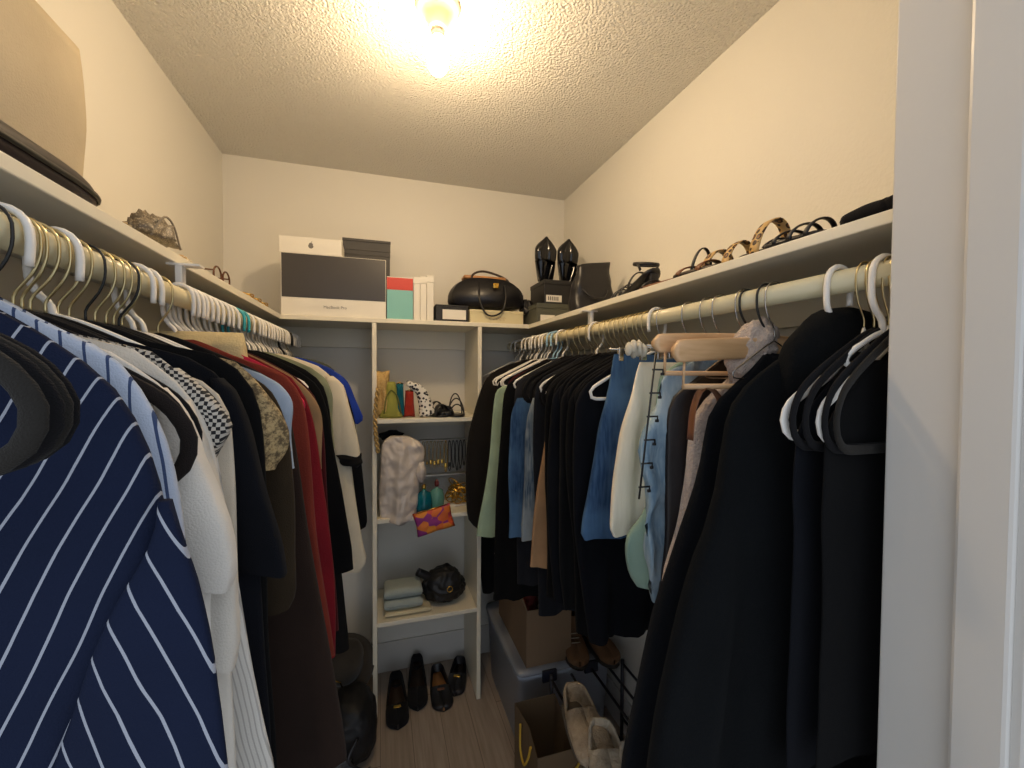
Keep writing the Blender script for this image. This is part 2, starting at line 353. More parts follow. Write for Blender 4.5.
# ------------------------------------------------------------------ hangers
def mir(p): return [Vector((-q.x, q.y, q.z)) for q in reversed(p[:-1])] 
def hook_path(r=.0225, tip=-30):
    a = arc((0, 0, 0), r, tip, 180, 14) + [Vector((-r*.98, 0, -.018)), Vector((-r*.72, 0, -.036)), Vector((-.006, 0, -.052)), Vector((0, 0, -.062)), Vector((0, 0, -.078))]
    return a
def wide_hook():                                                     # tall squared plastic hook
    r = .0225
    return [Vector((r+.002, 0, -.034)), Vector((r+.003, 0, -.01))]+arc((.001, 0, 0), r+.001, 10, 170, 10)+[Vector((-r-.001, 0, -.012)), Vector((-r*.98, 0, -.036)), Vector((-r*.6, 0, -.052)), Vector((-.004, 0, -.062)), Vector((0, 0, -.080))]
PROTO = {}
def hanger(kind):
    key = kind
    if key in PROTO: return PROTO[key]
    parts = []
    if kind in ('white', 'teal', 'blue', 'blackplastic'):
        mm = {'white': 'white_plastic', 'teal': 'teal_plastic', 'blue': 'blue_plastic', 'blackplastic': 'blackwire'}[kind]
        bm = B(); sweep(bm, cr(wide_hook(), 26), .0038, .0048, 8, axis=(0, 1, 0)); parts.append(('hook', bm, M[mm]))
        half = [(0, 0, -.080), (.02, 0, -.087), (.09, 0, -.122), (.155, 0, -.155), (.180, 0, -.170), (.187, 0, -.182), (.181, 0, -.194), (.16, 0, -.197), (0, 0, -.197)]
        h = cr(half, 30); bm = B(); sweep(bm, h[:-1]+[Vector((-q.x, q.y, q.z)) for q in reversed(h[1:])], .0042, .0036, 8, closed=True, axis=(0, 1, 0)); parts.append(('frame', bm, M[mm]))
    elif kind in ('velvet', 'taupe', 'brown', 'velvetblackhook'):
        mm = {'velvet': 'velvet', 'taupe': 'greyvelvet', 'brown': 'brownvelvet', 'velvetblackhook': 'velvet'}[kind]
        bm = B(); sweep(bm, cr(hook_path(), 24), .0017, seg=6, axis=(0, 1, 0)); parts.append(('hook', bm, M['blackwire' if kind == 'velvetblackhook' else 'brass']))
        half = [(0, 0, -.080), (.03, 0, -.090), (.09, 0, -.118), (.14, 0, -.144), (.172, 0, -.168), (.187, 0, -.198), (.182, 0, -.224), (.165, 0, -.238), (.14, 0, -.241), (0, 0, -.241)]
        h = cr(half, 34); bm = B(); sweep(bm, h[:-1]+[Vector((-q.x, q.y, q.z)) for q in reversed(h[1:])], .0066, .0028, 10, closed=True, axis=(0, 1, 0)); parts.append(('frame', bm, M[mm]))
    elif kind == 'chromesmall':
        bm = B(); sweep(bm, cr(hook_path(), 24), .0014, seg=6, axis=(0, 1, 0)); parts.append(('hook', bm, M['chrome']))
        h = cr([(0, 0, -.080), (.02, 0, -.090), (.07, 0, -.122), (.09, 0, -.136), (.088, 0, -.144), (.07, 0, -.146), (0, 0, -.146)], 24)
        bm = B(); sweep(bm, h[:-1]+[Vector((-q.x, q.y, q.z)) for q in reversed(h[1:])], .0014, seg=6, closed=True, axis=(0, 1, 0)); parts.append(('frame', bm, M['chrome']))
    elif kind == 'whitesmall':
        bm = B(); sweep(bm, cr(wide_hook(), 26), .0042, .0045, 8, axis=(0, 1, 0)); parts.append(('hook', bm, M['white_plastic']))
        half = [(0, 0, -.080), (.02, 0, -.087), (.05, 0, -.103), (.062, 0, -.112), (.066, 0, -.120), (.060, 0, -.126), (0, 0, -.126)]
        h = cr(half, 24); bm = B(); sweep(bm, h[:-1]+[Vector((-q.x, q.y, q.z)) for q in reversed(h[1:])], .0042, .0036, 8, closed=True, axis=(0, 1, 0)); parts.append(('frame', bm, M['white_plastic']))
    elif kind in ('whiteflat', 'whitethin'):
        bm = B()
        if kind == 'whitethin': sweep(bm, cr(hook_path(), 24), .0013, seg=6, axis=(0, 1, 0)); parts.append(('hook', bm, M['brass']))
        else: sweep(bm, cr(wide_hook(), 26), .0042, .0045, 8, axis=(0, 1, 0)); parts.append(('hook', bm, M['white_plastic']))
        half = [(0, 0, -.080), (.03, 0, -.090), (.09, 0, -.118), (.14, 0, -.144), (.172, 0, -.168), (.185, 0, -.192), (.178, 0, -.214), (.155, 0, -.224), (0, 0, -.224)]
        if kind == 'whitethin':
            half = [(0, 0, -.080), (0.004, 0, -.10), (.03, 0, -.116), (.09, 0, -.146), (.14, 0, -.167), (.172, 0, -.184), (.185, 0, -.202), (.178, 0, -.22), (.155, 0, -.228), (0, 0, -.228)]
        h = cr(half, 34); bm = B(); sweep(bm, h[:-1]+[Vector((-q.x, q.y, q.z)) for q in reversed(h[1:])], .0085, .0032, 10, closed=True, axis=(0, 1, 0)); parts.append(('frame', bm, M['white_plastic']))
    elif kind == 'wire':
        bm = B(); sweep(bm, cr(hook_path(), 24), .0013, seg=6, axis=(0, 1, 0)); parts.append(('hook', bm, M['chrome']))
        half = [(0, 0, -.080), (.012, 0, -.088), (.09, 0, -.125), (.17, 0, -.160), (.184, 0, -.170), (.178, 0, -.178), (.15, 0, -.180), (0, 0, -.180)]
        h = cr(half, 26); bm = B(); sweep(bm, h[:-1]+[Vector((-q.x, q.y, q.z)) for q in reversed(h[1:])], .0013, seg=6, closed=True, axis=(0, 1, 0)); parts.append(('frame', bm, M['chrome']))
    elif kind == 'wood':
        bm = B(); sweep(bm, cr(hook_path(), 24)[:-1]+[Vector((0, 0, -.085))], .0021, seg=8, axis=(0, 1, 0)); parts.append(('hook', bm, M['blackwire']))
        bm = B(); rings = []
        for i in range(41):
            u = -1+2*i/40; x = u*.215; z = -.092-.010*abs(u)**1.6; hh = .019*(1 if abs(u) < .93 else math.sqrt(max(.02, 1-((abs(u)-.93)/.075)**2)))
            tt = .0065; yb = -.012*u*u
            rings.append([Vector((x, yb+tt*math.copysign(abs(math.sin(a))**.6, math.sin(a)), z+hh*math.copysign(abs(math.cos(a))**.6, math.cos(a)))) for a in [2*PI*k/16 for k in range(16)]])
        loft(bm, rings); parts.append(('shoulders', bm, M['wood']))
        bm = B(); sweep(bm, [(-.185, -.002, -.160), (.185, -.002, -.160)], .0048, seg=12)
        for sx in (-1, 1): sweep(bm, [(sx*.185, -.002, -.163), (sx*.185, -.004, -.112)], .0022, .0022, seg=8, axis=(0, 1, 0))
        parts.append(('trouser_bar', bm, M['wood']))
    elif kind == 'pants':                                            # clip hanger, short
        bm = B(); sweep(bm, cr(hook_path(), 24), .0015, seg=6, axis=(0, 1, 0)); parts.append(('hook', bm, M['chrome']))
        bm = B(); sweep(bm, [(-.15, 0, -.082), (.15, 0, -.082)], .002, seg=8); parts.append(('bar', bm, M['chrome']))
        for sx in (-1, 1):
            bm = B(); box(bm, sx*.12-.007, sx*.12+.007, -.005, .005, -.110, -.078, .002); parts.append(('clip', bm, M['chrome']))
    e = bpy.data.objects.new('clothes_hanger', None); ch = [obj(n, b, mt, e) for n, b, mt in parts]
    PROTO[key] = (e, ch); return PROTO[key]
USED = set(); GARM = []
def put_hanger(kind, x, y, label, group=None, rz=0.0, rx=0.0, ry=0.0, sc=1.0, flip=False, sz=1.0):
    e, ch = hanger(kind)
    if kind in USED:
        e2 = e.copy(); COL.objects.link(e2)
        for k in list(e2.keys()):
            if k in ('label', 'group', 'category'): del e2[k]
        for c in ch:
            c2 = c.copy(); COL.objects.link(c2); c2.parent = e2
        e = e2
    else:
        USED.add(kind); COL.objects.link(e)
    if kind != 'wood' and ' packed ' in ' '+label+' ' or label.startswith(('thin chrome wire', 'black velvet hanger with a black', 'white plastic hanger')):
        for gi, (gx, gy, gl) in enumerate(GARM):
            if abs(gx-x) < .01 and abs(gy-y) < .006:
                adj = {'velvet': 'black velvet', 'velvetblackhook': 'black hooked velvet', 'white': 'white plastic', 'wire': 'chrome wire', 'blue': 'pale blue', 'teal': 'teal'}[kind]
                ws = gl.replace(',', '').split()[:10]
                while ws[-1] in ('the', 'and', 'a', 'on', 'in', 'of', 'its', 'with', 'below', 'above', 'behind', 'just', 'between', 'from', 'over', 'beside', 'an', 'to', 'under', 'at', 'near'): ws.pop()
                label = adj+' hanger carrying the '+' '.join(ws); group = None; GARM.pop(gi); break
    e.location = (x, y, RZ); e.rotation_euler = (rx, ry, rz+(PI if flip else 0)); e.scale = (sc, 1, sz)
    tag(e, label, 'hanger', group); return e
# ------------------------------------------------------------------ garments
def xz(px, py, Y):
    p = atY(px, py, Y); return Vector((p.x, 0, p.z))
def cloth(name, parent, rowsAB, mat, t=.014, seed=0, fold=.006, nf=4, n=56, org=(0, 0, 0), crown=0.0, cpow=1.5, neck=0.0, ttop=.0055, capb=False, label=None, edgewob=.004, crum=0.0):
    """closed garment shell; rowsAB = [(A, B)] Vector ends of each row in the garment's plane, top to bottom"""
    bm = B(); O = Vector(org); N = len(rowsAB); rings = []
    for r, (A, Bv) in enumerate(rowsAB):
        v = r/(N-1); ring = []; tv = ttop+(t-ttop)*min(1, v*3.0)
        cw = crown*max(0, 1-v*1.6)**2; W = (A-Bv).length
        for i in range(n):
            a = 2*PI*i/n; s = math.cos(a); sy = math.sin(a)
            p = Bv.lerp(A, (s+1)/2)
            dz = cw*(1-abs(s)**cpow)
            if neck and abs(s) < .34 and sy < 0: dz -= neck*max(0, 1-v*7)*(1-(abs(s)/.34)**2)
            if neck and abs(s) < .34 and sy >= 0: dz -= .3*neck*max(0, 1-v*7)*(1-(abs(s)/.34)**2)
            q = s*W*.5; env = min(1, v*1.5)**.8
            ph = seed*1.7
            f = math.sin(q*2*PI*nf/.4+ph+1.2*math.sin(v*2.3+seed))+.5*math.sin(q*2*PI*nf*1.9/.4+ph*2+v*1.5)
            y = tv*math.copysign(abs(sy)**.55, sy) + fold*env*f*(1 if sy > 0 else .85)
            y += .004*noise.noise(Vector((q*9, v*6, seed))) + env*fold*1.1*noise.fractal(Vector((q*17+seed, p.z*2.2, seed*.7)), .9, 2, 3)
            if crum: y += crum*noise.fractal(Vector((q*16, p.z*16, seed+(3 if sy > 0 else 0))), .8, 2, 3)
            x = p.x + edgewob*env*math.sin(v*7+seed)*s
            ring.append(Vector((x, y, p.z+dz+(.004*math.sin(q*60+seed) if r == N-1 else 0)))-Vector((O.x, 0, O.z)))
        rings.append(ring)
    loft(bm, rings, True, capb)
    o = obj(name, bm, mat, parent, label=label)
    return o
def rows_from_edge(edge, Y, rod, N=26, lim=.235, to=None):
    P = [xz(px, py, Y) for px, py in edge]
    if to is not None and P[-1].z > to: P.append(Vector((P[-1].x, 0, to)))
    P = [Vector((p.x, 0, max(p.z, .03))) for p in P]
    P = cr(P, N)
    # keep heights falling
    for a, b in zip(P, P[1:]):
        if b.z > a.z-.002: b.z = a.z-.002
    out = []; sg = 1 if rod < 0 else -1
    for p in P:
        h = min(lim, abs(p.x-rod)); out.append((p, Vector((rod-sg*h, 0, p.z))))
    return out
def garment(kind, label, cat, side, Y, edge, mat, to=None, t=.013, fold=.005, nf=4, crown=None, neck=.03, seed=None, parts=(), N=26, group=None, lim=.235, crum=0.0, cpow=1.5, ew=.004):
    rod = RL if side == 'L' else RR; seed = seed if seed is not None else Y*37 % 11
    rows = rows_from_edge(edge, Y, rod, N, lim, to)
    e = empty(kind, (rod, Y, rows[0][0].z), label, cat, group); GARM.append((rod, Y, label))
    if crown is None: crown = max(0.0, (1.556 if Y > .85 else 1.578 if Y < .45 else 1.536)-rows[0][0].z)
    cloth('body', e, rows, mat, t, seed, fold, nf, org=(rod, 0, rows[0][0].z), crown=crown, neck=neck, crum=crum, cpow=cpow, edgewob=ew)
    for pt in parts:                                                 # (name, material, [(py, xl, xr)...], yoff, thick, label)
        nm, mt, rw, yo, th, lb = pt
        P = []
        for py, x0, x1 in rw: P.append((xz(x0, py, Y+yo), xz(x1, py, Y+yo)))
        A = cr([a for a, b in P], 14); Bb = cr([b for a, b in P], 14)
        rr = list(zip(A, Bb)) if side == 'R' else list(zip(Bb, A))
        o = cloth(nm, e, rr, mt, th, seed+2, fold*.5, 3, n=36, org=(rod, 0, rows[0][0].z), ttop=th*.6, label=lb, capb=False)
        o.location.y = yo
    return e
m_ = M
m_['navy'] = None
def stripedir(p, q, Y):
    a, b = xz(p[0], p[1], Y), xz(q[0], q[1], Y); return (b.x-a.x, b.z-a.z)
YN = .385
d1 = stripedir((172, 512), (45, 768), YN); d2 = stripedir((90, 655), (160, 768), YN)
def period(p, q, d, Y):
    a, b = xz(p[0], p[1], Y), xz(q[0], q[1], Y); l = math.hypot(*d); return abs((b.x-a.x)*(-d[1]/l)+(b.z-a.z)*(d[0]/l))
navy1 = striped('navy_cloth_with_white_diagonal_stripes', '141d36', '9a9ea8', d1, period((70, 500), (101, 500), d1, YN), .10, '10182c')
navy2 = striped('navy_sleeve_cloth_with_white_stripes', '141d36', '9a9ea8', d2, period((80, 700), (119, 700), d2, YN), .10, '10182c')
garment('striped_shirt', 'navy shirt with bold white diagonal stripes, nearest on the left rod', 'shirt', 'L', YN,
        [(52, 340), (85, 362), (118, 392), (148, 440), (168, 495), (172, 530), (165, 600), (150, 700), (140, 768)], navy1, to=.9, t=.026, fold=.005, lim=.2,
        parts=[('sleeve', navy2, [(500, 160, 172), (540, 152, 183), (600, 122, 199), (680, 86, 214), (768, 44, 236), (840, 30, 250)], -.024, .008, 'navy sleeve with steeper white stripes')])
garment('striped_shirt', 'pale blue and white shirt with thin dark stripes behind the navy one', 'shirt', 'L', .425,
        [(60, 332), (108, 352), (140, 385), (162, 425), (174, 470), (180, 520), (184, 600)], striped('pale_blue_striped_cotton', 'a3aec2', '3c4a6a', (.12, -1), .013, .15, 'b8bfcc'), to=.95, t=.018)
wt = fabric('white_cotton', 'd8d2c8', .9, .04, 500, .1, .3)
wt2 = fabric('white_jersey', 'cfc8bc', .9, .05, 500, .1, .3)
garment('white_shirt', 'white short sleeved tee just behind the striped shirts', 'shirt', 'L', .492,
        [(110, 352), (160, 385), (195, 430), (212, 500), (214, 600), (214, 700)], wt, to=.95, t=.016,
        parts=[('sleeve', wt, [(388, 158, 163), (396, 158, 173), (412, 158, 187), (450, 164, 203), (510, 176, 221), (575, 190, 236), (585, 192, 232)], -.006, .019, None)])
garment('white_shirt', 'second white tee, its folded sleeve hem lower than its neighbour', 'shirt', 'L', .516,
        [(135, 350), (180, 385), (208, 430), (222, 500), (226, 600), (230, 700)], wt2, to=.95, t=.014,
        parts=[('sleeve', wt2, [(400, 176, 190), (440, 180, 208), (520, 190, 226), (590, 196, 236), (640, 202, 243), (660, 206, 240)], -.006, .014, None)])
gz = NT('grey_white_crinkled_gauze'); gz.col(gz.mix(gz.ramp(gz.noise(140, 3, gz.scaled((1, 1, .4))), .4, .6), lin('c8c2b8'), lin('9c978f'))); gz.bump(gz.noise(120, 3), .7, .004)
garment('gauze_dress', 'long greyish white crinkled dress, hem low behind the white tees', 'dress', 'L', .556,
        [(190, 385), (214, 440), (226, 500), (240, 580), (252, 660), (266, 730), (275, 780)], striped('grey_white_pinstripe', 'c4bfb6', 'aaa59d', (.2, -1), .0055, .3, 'd0cbc2'), to=.62, t=.014)
garment('tweed_blouse', 'black and white woven check top with short ruffled sleeve', 'top', 'L', .538,
        [(152, 352), (185, 378), (206, 402)], tweed('black_and_white_check', '17171a', 'b5afa4', .0075), to=1.2, t=.010,
        parts=[('sleeve', tweed('black_and_white_check_sleeve', '17171a', 'b5afa4', .0075), [(368, 165, 178), (385, 170, 200), (410, 178, 220), (430, 186, 229), (470, 203, 213)], -.006, .014, None)])
bk1 = fabric('blue_black_jersey', '0d0f15', .9, sheen=.04); bk2 = fabric('black_cotton', '0c0c0d', .9, sheen=.04); bk3 = fabric('washed_black_cotton', '131314', .9, sheen=.05)
garment('black_shirt', 'black tee with wide sleeve beside the checked top', 'shirt', 'L', .60,
        [(190, 358), (222, 378), (244, 415), (252, 470), (258, 560), (266, 640), (274, 720)], bk1, to=.8, t=.016,
        parts=[('sleeve', bk1, [(378, 212, 222), (390, 213, 235), (440, 220, 256), (500, 232, 268), (560, 238, 283), (572, 241, 286)], -.005, .019, None)])
garment('black_shirt', 'long black top, second black one behind the checked top', 'shirt', 'L', .64,
        [(215, 355), (240, 372), (258, 402), (266, 460), (270, 560), (272, 650), (276, 740)], bk2, to=.75, t=.014)
lace = NT('gold_beige_lace'); lace.col(lace.mix(lace.ramp(lace.noise(90, 4, rough=.8), .42, .56), lin('b39a6c'), lin('5d4c32'))); lace.bump(lace.noise(160, 3), .9, .004)
garment('lace_blouse', 'short gold beige lace top between black and brown clothes', 'top', 'L', .685,
        [(236, 362), (260, 382), (276, 405), (285, 430), (286, 450), (277, 468)], lace.done(.8), t=.012, fold=.007)
ob = fabric('olive_brown_wool', '33291c', .95, .1, 600, .1)
garment('brown_jacket', 'olive brown jacket hanging behind the lace top', 'jacket', 'L', .73,
        [(246, 372), (272, 392), (286, 425), (291, 470), (298, 540), (299, 590), (292, 605)], ob, t=.018)
cb = fabric('dark_chocolate_wool', '2b1f19', .95, .1, 600, .1)
garment('brown_coat', 'long dark brown coat reaching almost to the floor', 'coat', 'L', .80,
        [(262, 376), (284, 400), (296, 450), (308, 518), (323, 598), (333, 667), (345, 752)], cb, t=.024, fold=.010, nf=3)
garment('blue_shirt', 'small light blue shirt between brown and rust garments', 'shirt', 'L', .765,
        [(262, 374), (280, 385), (292, 402), (294, 430), (293, 470)], fabric('light_blue_cotton', 'a9b6c6', .9), t=.010)
ru = fabric('rust_red_knit', '7a3226', .95, .1, 400, .1)
garment('red_cardigan', 'long rust red cardigan with a sloping shoulder', 'cardigan', 'L', .90,
        [(244, 362), (280, 372), (299, 395), (308, 433), (315, 495), (324, 570), (333, 655)], ru, t=.022, fold=.009,)
garment('cream_sweater', 'cream folded knit lying high over its hanger among white hooks', 'sweater', 'L', .955,
        [(243, 333), (246, 342), (248, 352), (249, 380)], fabric('cream_knit', 'cdb98a', .95, .06, 300, .3), crown=.0, t=.03, neck=0, N=10, lim=.03+.15)
garment('crimson_dress', 'narrow crimson dress beside the rust cardigan', 'dress', 'L', .985,
        [(292, 378), (306, 398), (316, 430), (324, 490), (331, 560), (336, 620), (337, 655)], fabric('crimson_velvet', '7a1720', .8, .12, 300, .1), t=.016)
garment('pink_blouse', 'hot pink strap top, a small bright patch beside the rust cardigan', 'top', 'L', .94,
        [(284, 376), (296, 388), (303, 402), (302, 412)], fabric('hot_pink_jersey', 'd8304e', .8), t=.008, N=12)
garment('tan_jacket', 'short tan jacket behind the rust cardigan', 'jacket', 'L', 1.04,
        [(292, 376), (309, 392), (320, 412), (324, 440), (322, 470)], fabric('tan_twill', '9c7c58', .9), t=.014)
garment('maroon_dress', 'dark maroon dress mostly hidden behind the crimson one', 'dress', 'L', 1.09,
        [(300, 380), (314, 396), (323, 430), (329, 500), (334, 570), (337, 630)], fabric('maroon_jersey', '4a1418', .9), t=.014)
garment('black_dress', 'black dress with a flared hem ending level with the middle shelf', 'dress', 'L', 1.18,
        [(300, 372), (318, 386), (328, 412), (334, 455), (343, 500), (353, 545), (355, 570)], bk2, t=.016)
garment('black_dress', 'longest black dress on the left, its hem below the lowest shelf board', 'dress', 'L', 1.25,
        [(306, 370), (322, 384), (330, 412), (334, 460), (338, 540), (343, 600), (349, 648)], bk3, t=.014)
garment('green_blouse', 'thin sage green top between the black dresses and the cream top', 'top', 'L', 1.36,
        [(312, 368), (326, 380), (333, 400), (334, 450)], fabric('sage_green_cotton', '8f9274', .9), t=.010)
cm = fabric('cream_crepe', 'ddd2ba', .85, .04); bkt = fabric('black_trim', '141416', .9)
garment('cream_blouse', 'cream short sleeved top with black sleeve trim, long white body', 'top', 'L', 1.5,
        [(318, 366), (332, 378), (344, 400), (350, 450), (357, 500), (363, 545), (366, 560), (358, 571)], cm, t=.018,
        parts=[('sleeve', cm, [(376, 326, 333), (386, 327, 344), (410, 328, 351), (440, 331, 357), (455, 335, 361)], -.006, .02, None),
               ('cuff', bkt, [(453, 334, 361.5), (461, 340, 362.5), (466, 344, 358)], -.007, .022, 'black sleeve trim')])
garment('black_blouse', 'black top just right of the cream top with black trim', 'top', 'L', 1.62,
        [(326, 372), (342, 384), (352, 410), (359, 450), (365, 490), (368, 525), (360, 532)], bk1, t=.014)
garment('blue_blouse', 'bright cobalt blue top at the far end of the left rod', 'top', 'L', 1.80,
        [(330, 368), (346, 380), (355, 396), (363, 418), (357, 424)], fabric('cobalt_blue_satin', '1f3fa8', .5), t=.016, N=14)
garment('grey_blouse', 'grey green top draped under a black hanger in the far left corner', 'top', 'L', 1.94,
        [(300, 357), (322, 362), (335, 372), (339, 400), (338, 500)], fabric('grey_green_jersey', '5b6055', .9), t=.016)
# fillers, mostly slivers of shoulder between their neighbours
for Y, c, lab in ((.575, 'd6c9b4', 'ivory blouse showing only its shoulder near the checked top'),
                  (.66, '1c1a1c', 'black vest in front of the lace top'), (.83, 'cfc4ae', 'off white blouse sliver between the brown coat and rust cardigan'),
                  (1.14, '241f1e', 'dark brown strap dress behind the tan jacket'), (1.31, '151517', 'black skirt sliver in front of the sage top'),
                  (1.42, 'b8ad98', 'beige blouse sliver in front of the cream top'), (1.72, '1a1a1e', 'black tunic in front of the cobalt top')):
    r = .20 if Y < 1 else .19
    pts = []
    for xx, zz in ((.10, 1.50), (.17, 1.475), (.195, 1.43), (.197, 1.25), (.2, .98)):
        q = Vector((RL+xx, Y, zz))-Vector((0, 0, CZ)); dd = q.dot(fw); pts.append((512+F*q.dot(rt)/dd, 384-F*q.dot(up)/dd))
    garment('strap_blouse', lab, 'top', 'L', Y, pts, fabric('cloth_'+lab.split()[0]+'_'+lab.split()[1], c, .9), t=.010)
# hangers on the left
def lab_y(px): return atX(px, 300, RL).y
Lh = []
def X_(px, py, Y): return atY(px, py, Y).x
for Y, k, l_ in ((.285, 'taupe', 'empty grey velvet hanger nearest the viewer at the left picture edge'), (.297, 'velvet', 'empty black velvet hanger second from the viewer at the left picture edge'), (.309, 'taupe', 'empty grey velvet hanger third from the viewer at the left picture edge'), (.321, 'velvet', 'empty black velvet hanger just before the navy striped shirt')): Lh.append((Y, k, l_, None))
for Y, k in ((.385, 'velvet'), (.425, 'velvet'), (.449, 'brown'), (.49, 'velvet'), (.586, 'velvet'), (.772, 'velvet'), (.872, 'velvet'), (.516, 'velvet'), (.556, 'white'), (.575, 'velvet'), (.60, 'velvet'), (.64, 'velvet'), (.66, 'velvet'), (.685, 'velvetblackhook'), (.73, 'velvet'), (.80, 'white'), (.765, 'velvetblackhook'), (.83, 'white'), (.538, 'velvetblackhook'), (.632, 'whiteflat'), (.62, 'velvet'), (.705, 'velvet'), (.748, 'velvet')):
    Lh.append((Y+(.006 if Y == .385 else 0), k, None, None))
for px in (178, 183, 188, 193, 199, 205, 210, 216, 221, 227, 233, 238, 244, 250, 253, 256, 260, 263, 266, 269, 272, 275, 278, 280, 282, 285, 287, 289, 291, 293):
    Lh.append((lab_y(px), 'teal' if px in (233, 238) else 'blackplastic' if px == 285 else 'white', None, None))
GL = {'white': ('white plastic hanger with a tall rounded hook, packed along the left rod', 'white plastic hangers on the left rod'),
      'teal': ('one of two teal hangers among the white ones on the left rod', 'teal hangers'),
      'velvet': ('black velvet hanger with thin brass hook on the near half of the left rod', 'black velvet hangers on the left rod'),
      'velvetblackhook': ('black velvet hanger with a black hook on the left rod', 'black hooked hangers on the left rod'),
      'brown': ('dark brown velvet hanger inside the first white tee', None), 'whiteflat': ('wide flat white hanger, its broad hook nearest on the left rod', None),
      'blackplastic': ('lone black plastic hanger among the white ones at the far left end', None)}
for Y, k, lb, gp in Lh:
    l, g = (lb, gp) if lb else GL[k]
    if Y < .36:
        put_hanger(k, RL, Y, l, None, sc=(X_({.285: 44, .297: 60, .309: 69, .321: 76}[Y], 420, Y)-RL-.004)/.187, sz=.80, rz=0); continue
    if not lb and k == 'white' and Y > .85:
        if Y > atX(240, 300, RL).y: l, g = 'white plastic hanger on the left rod between the teal hangers and the far wall', 'white hangers on the far end of the left rod'
        else: l, g = 'white plastic hanger on the left rod between the shelf bracket and the teal hangers', 'white hangers on the middle of the left rod'
    put_hanger(k, RL, Y, l, g, sc=1.06 if k == 'brown' else .88 if Y < .4 else 1.0, rz=random.uniform(-.10, .10), ry=random.uniform(-.03, .03), flip=(k not in ('white', 'teal', 'whiteflat', 'blackplastic')))
put_hanger('velvet', RL, 2.03, 'black hanger arching over the grey top in the far left corner', None, rz=.35, sc=1.08)
# ------------------------------------------------------------------ right row
coal = fabric('black_heavy_wool', '090b0d', .95, .1, 500, .03); coal2 = fabric('charcoal_black_fleece', '0d0f13', .95, .1, 300, .05)
e = garment('black_hoodie', 'big black hoodie, hood up, nearest on the right rod', 'hoodie', 'R', .492,
        [(775, 362), (748, 384), (732, 412), (724, 450), (706, 524), (677, 624), (652, 768)], coal, to=.75, t=.030, fold=.012, nf=3, lim=.24, neck=0)
bm = B(); hc = atY(836, 376, .49)
blob(bm, (0, 0, 0), (.125, .045, .115), 3, .06, 3, 4, None, .9)
hd = obj('hood', bm, coal, e); hd.location = (hc.x-RR+.0, -.015, hc.z-e.location.z-.01)
garment('black_coat', 'long charcoal black coat just behind the black hoodie', 'coat', 'R', .575,
        [(750, 376), (728, 392), (710, 415), (700, 460), (684, 520), (659, 601), (630, 720), (618, 768)], coal2, to=.62, t=.026, fold=.009, nf=3, lim=.24)
pk = NT('pinkish_grey_boucle'); pk.col(pk.mix(pk.noise(120, 3), lin('b8a294'), lin('d0bfb0'))); pk.bump(pk.noise(260, 3), 1.0, .006); pk = pk.done(.95, Sheen_Weight=.3)
e = garment('boucle_coat', 'pinkish grey fluffy coat behind the charcoal coat', 'coat', 'R', .64,
        [(742, 366), (722, 385), (704, 402), (692, 424), (687, 480), (676, 533), (664, 589)], pk, t=.022, to=.9, neck=0)
bm = B(); c = atY(758, 352, .60); blob(bm, (0, 0, 0), (.045, .03, .068), 5, .2, 7, 4)
hd = obj('hood', bm, pk, e); hd.location = (c.x-RR, -.03, c.z-e.location.z); hd.rotation_euler = (0, .6, 0)
dbr = plain('dark_brown_leather', '1c120f', .5, .1, 8, .2, 120)
garment('leather_jacket', 'narrow dark brown leather jacket beside the fluffy coat', 'jacket', 'R', .675,
        [(712, 380), (690, 384), (676, 395), (669, 420), (668, 480), (664, 550), (657, 612)], dbr, t=.012, to=.95)
# belt looped over
t = empty('leather_belt', (0, 0, 0), 'brown leather belt looped at the collar of the dark brown jacket', 'belt')
P = [atY(*q) for q in ((690, 440, .60), (693, 410, .60), (700, 391, .60), (709, 388, .605), (718, 396, .61), (722, 410, .61), (719, 425, .615), (706, 470, .62), (690, 520, .62), (672, 580, .625), (663, 604, .625))]
t.location = P[0]; bm = B(); sweep(bm, [p-P[0] for p in cr(P, 40)], .0012, .011, 8, axis=(0.2, 1, 0)); obj('strap', bm, M['brownleather'], t)
bm = B(); q = atY(663, 600, .612)-P[0]; box(bm, q.x-.01, q.x+.01, q.y-.004, q.y+.003, q.z-.018, q.z+.014, .003); obj('buckle', bm, M['gold'], t)
ld = denim('washed_light_denim', '7590a4', 'a8b9c2', .6); bd = denim('mid_blue_denim', '263f60', '4b6a8c', .5); gd = denim('faded_blue_grey_denim', '3a4c5e', '868f94', .7)
garment('denim_jacket', 'light washed denim jacket with a rounded collar above its ragged hem', 'jacket', 'R', .70,
        [(684, 366), (668, 372), (660, 398), (650, 420), (639, 438), (637, 470), (644, 492), (641, 530), (646, 575), (656, 603)], ld, t=.020, fold=.010, crum=.016)
garment('mint_blouse', 'mint green silky top hanging out below the white skirt', 'top', 'R', .735,
        [(668, 370), (660, 376), (657, 400), (652, 470), (640, 520), (630, 545), (633, 572), (639, 589)], fabric('mint_satin', '9db8a6', .5), t=.014, fold=.008)
wd = denim('white_denim', 'e6ddc6', 'f0e8d4', .3)
garment('white_skirt', 'off white denim skirt hanging from clips', 'skirt', 'R', .79,
        [(640, 362), (634, 380), (624, 420), (614, 480), (606, 526), (610, 534)], wd, t=.02, fold=.009, crown=0, neck=0, lim=.16)
garment('denim_skirt', 'mid blue denim skirt with stitched hem left of the white one', 'skirt', 'R', .88,
        [(614, 354), (610, 385), (598, 430), (588, 490), (581, 532), (584, 539)], bd, t=.018, fold=.006, crown=0, neck=0, lim=.16)
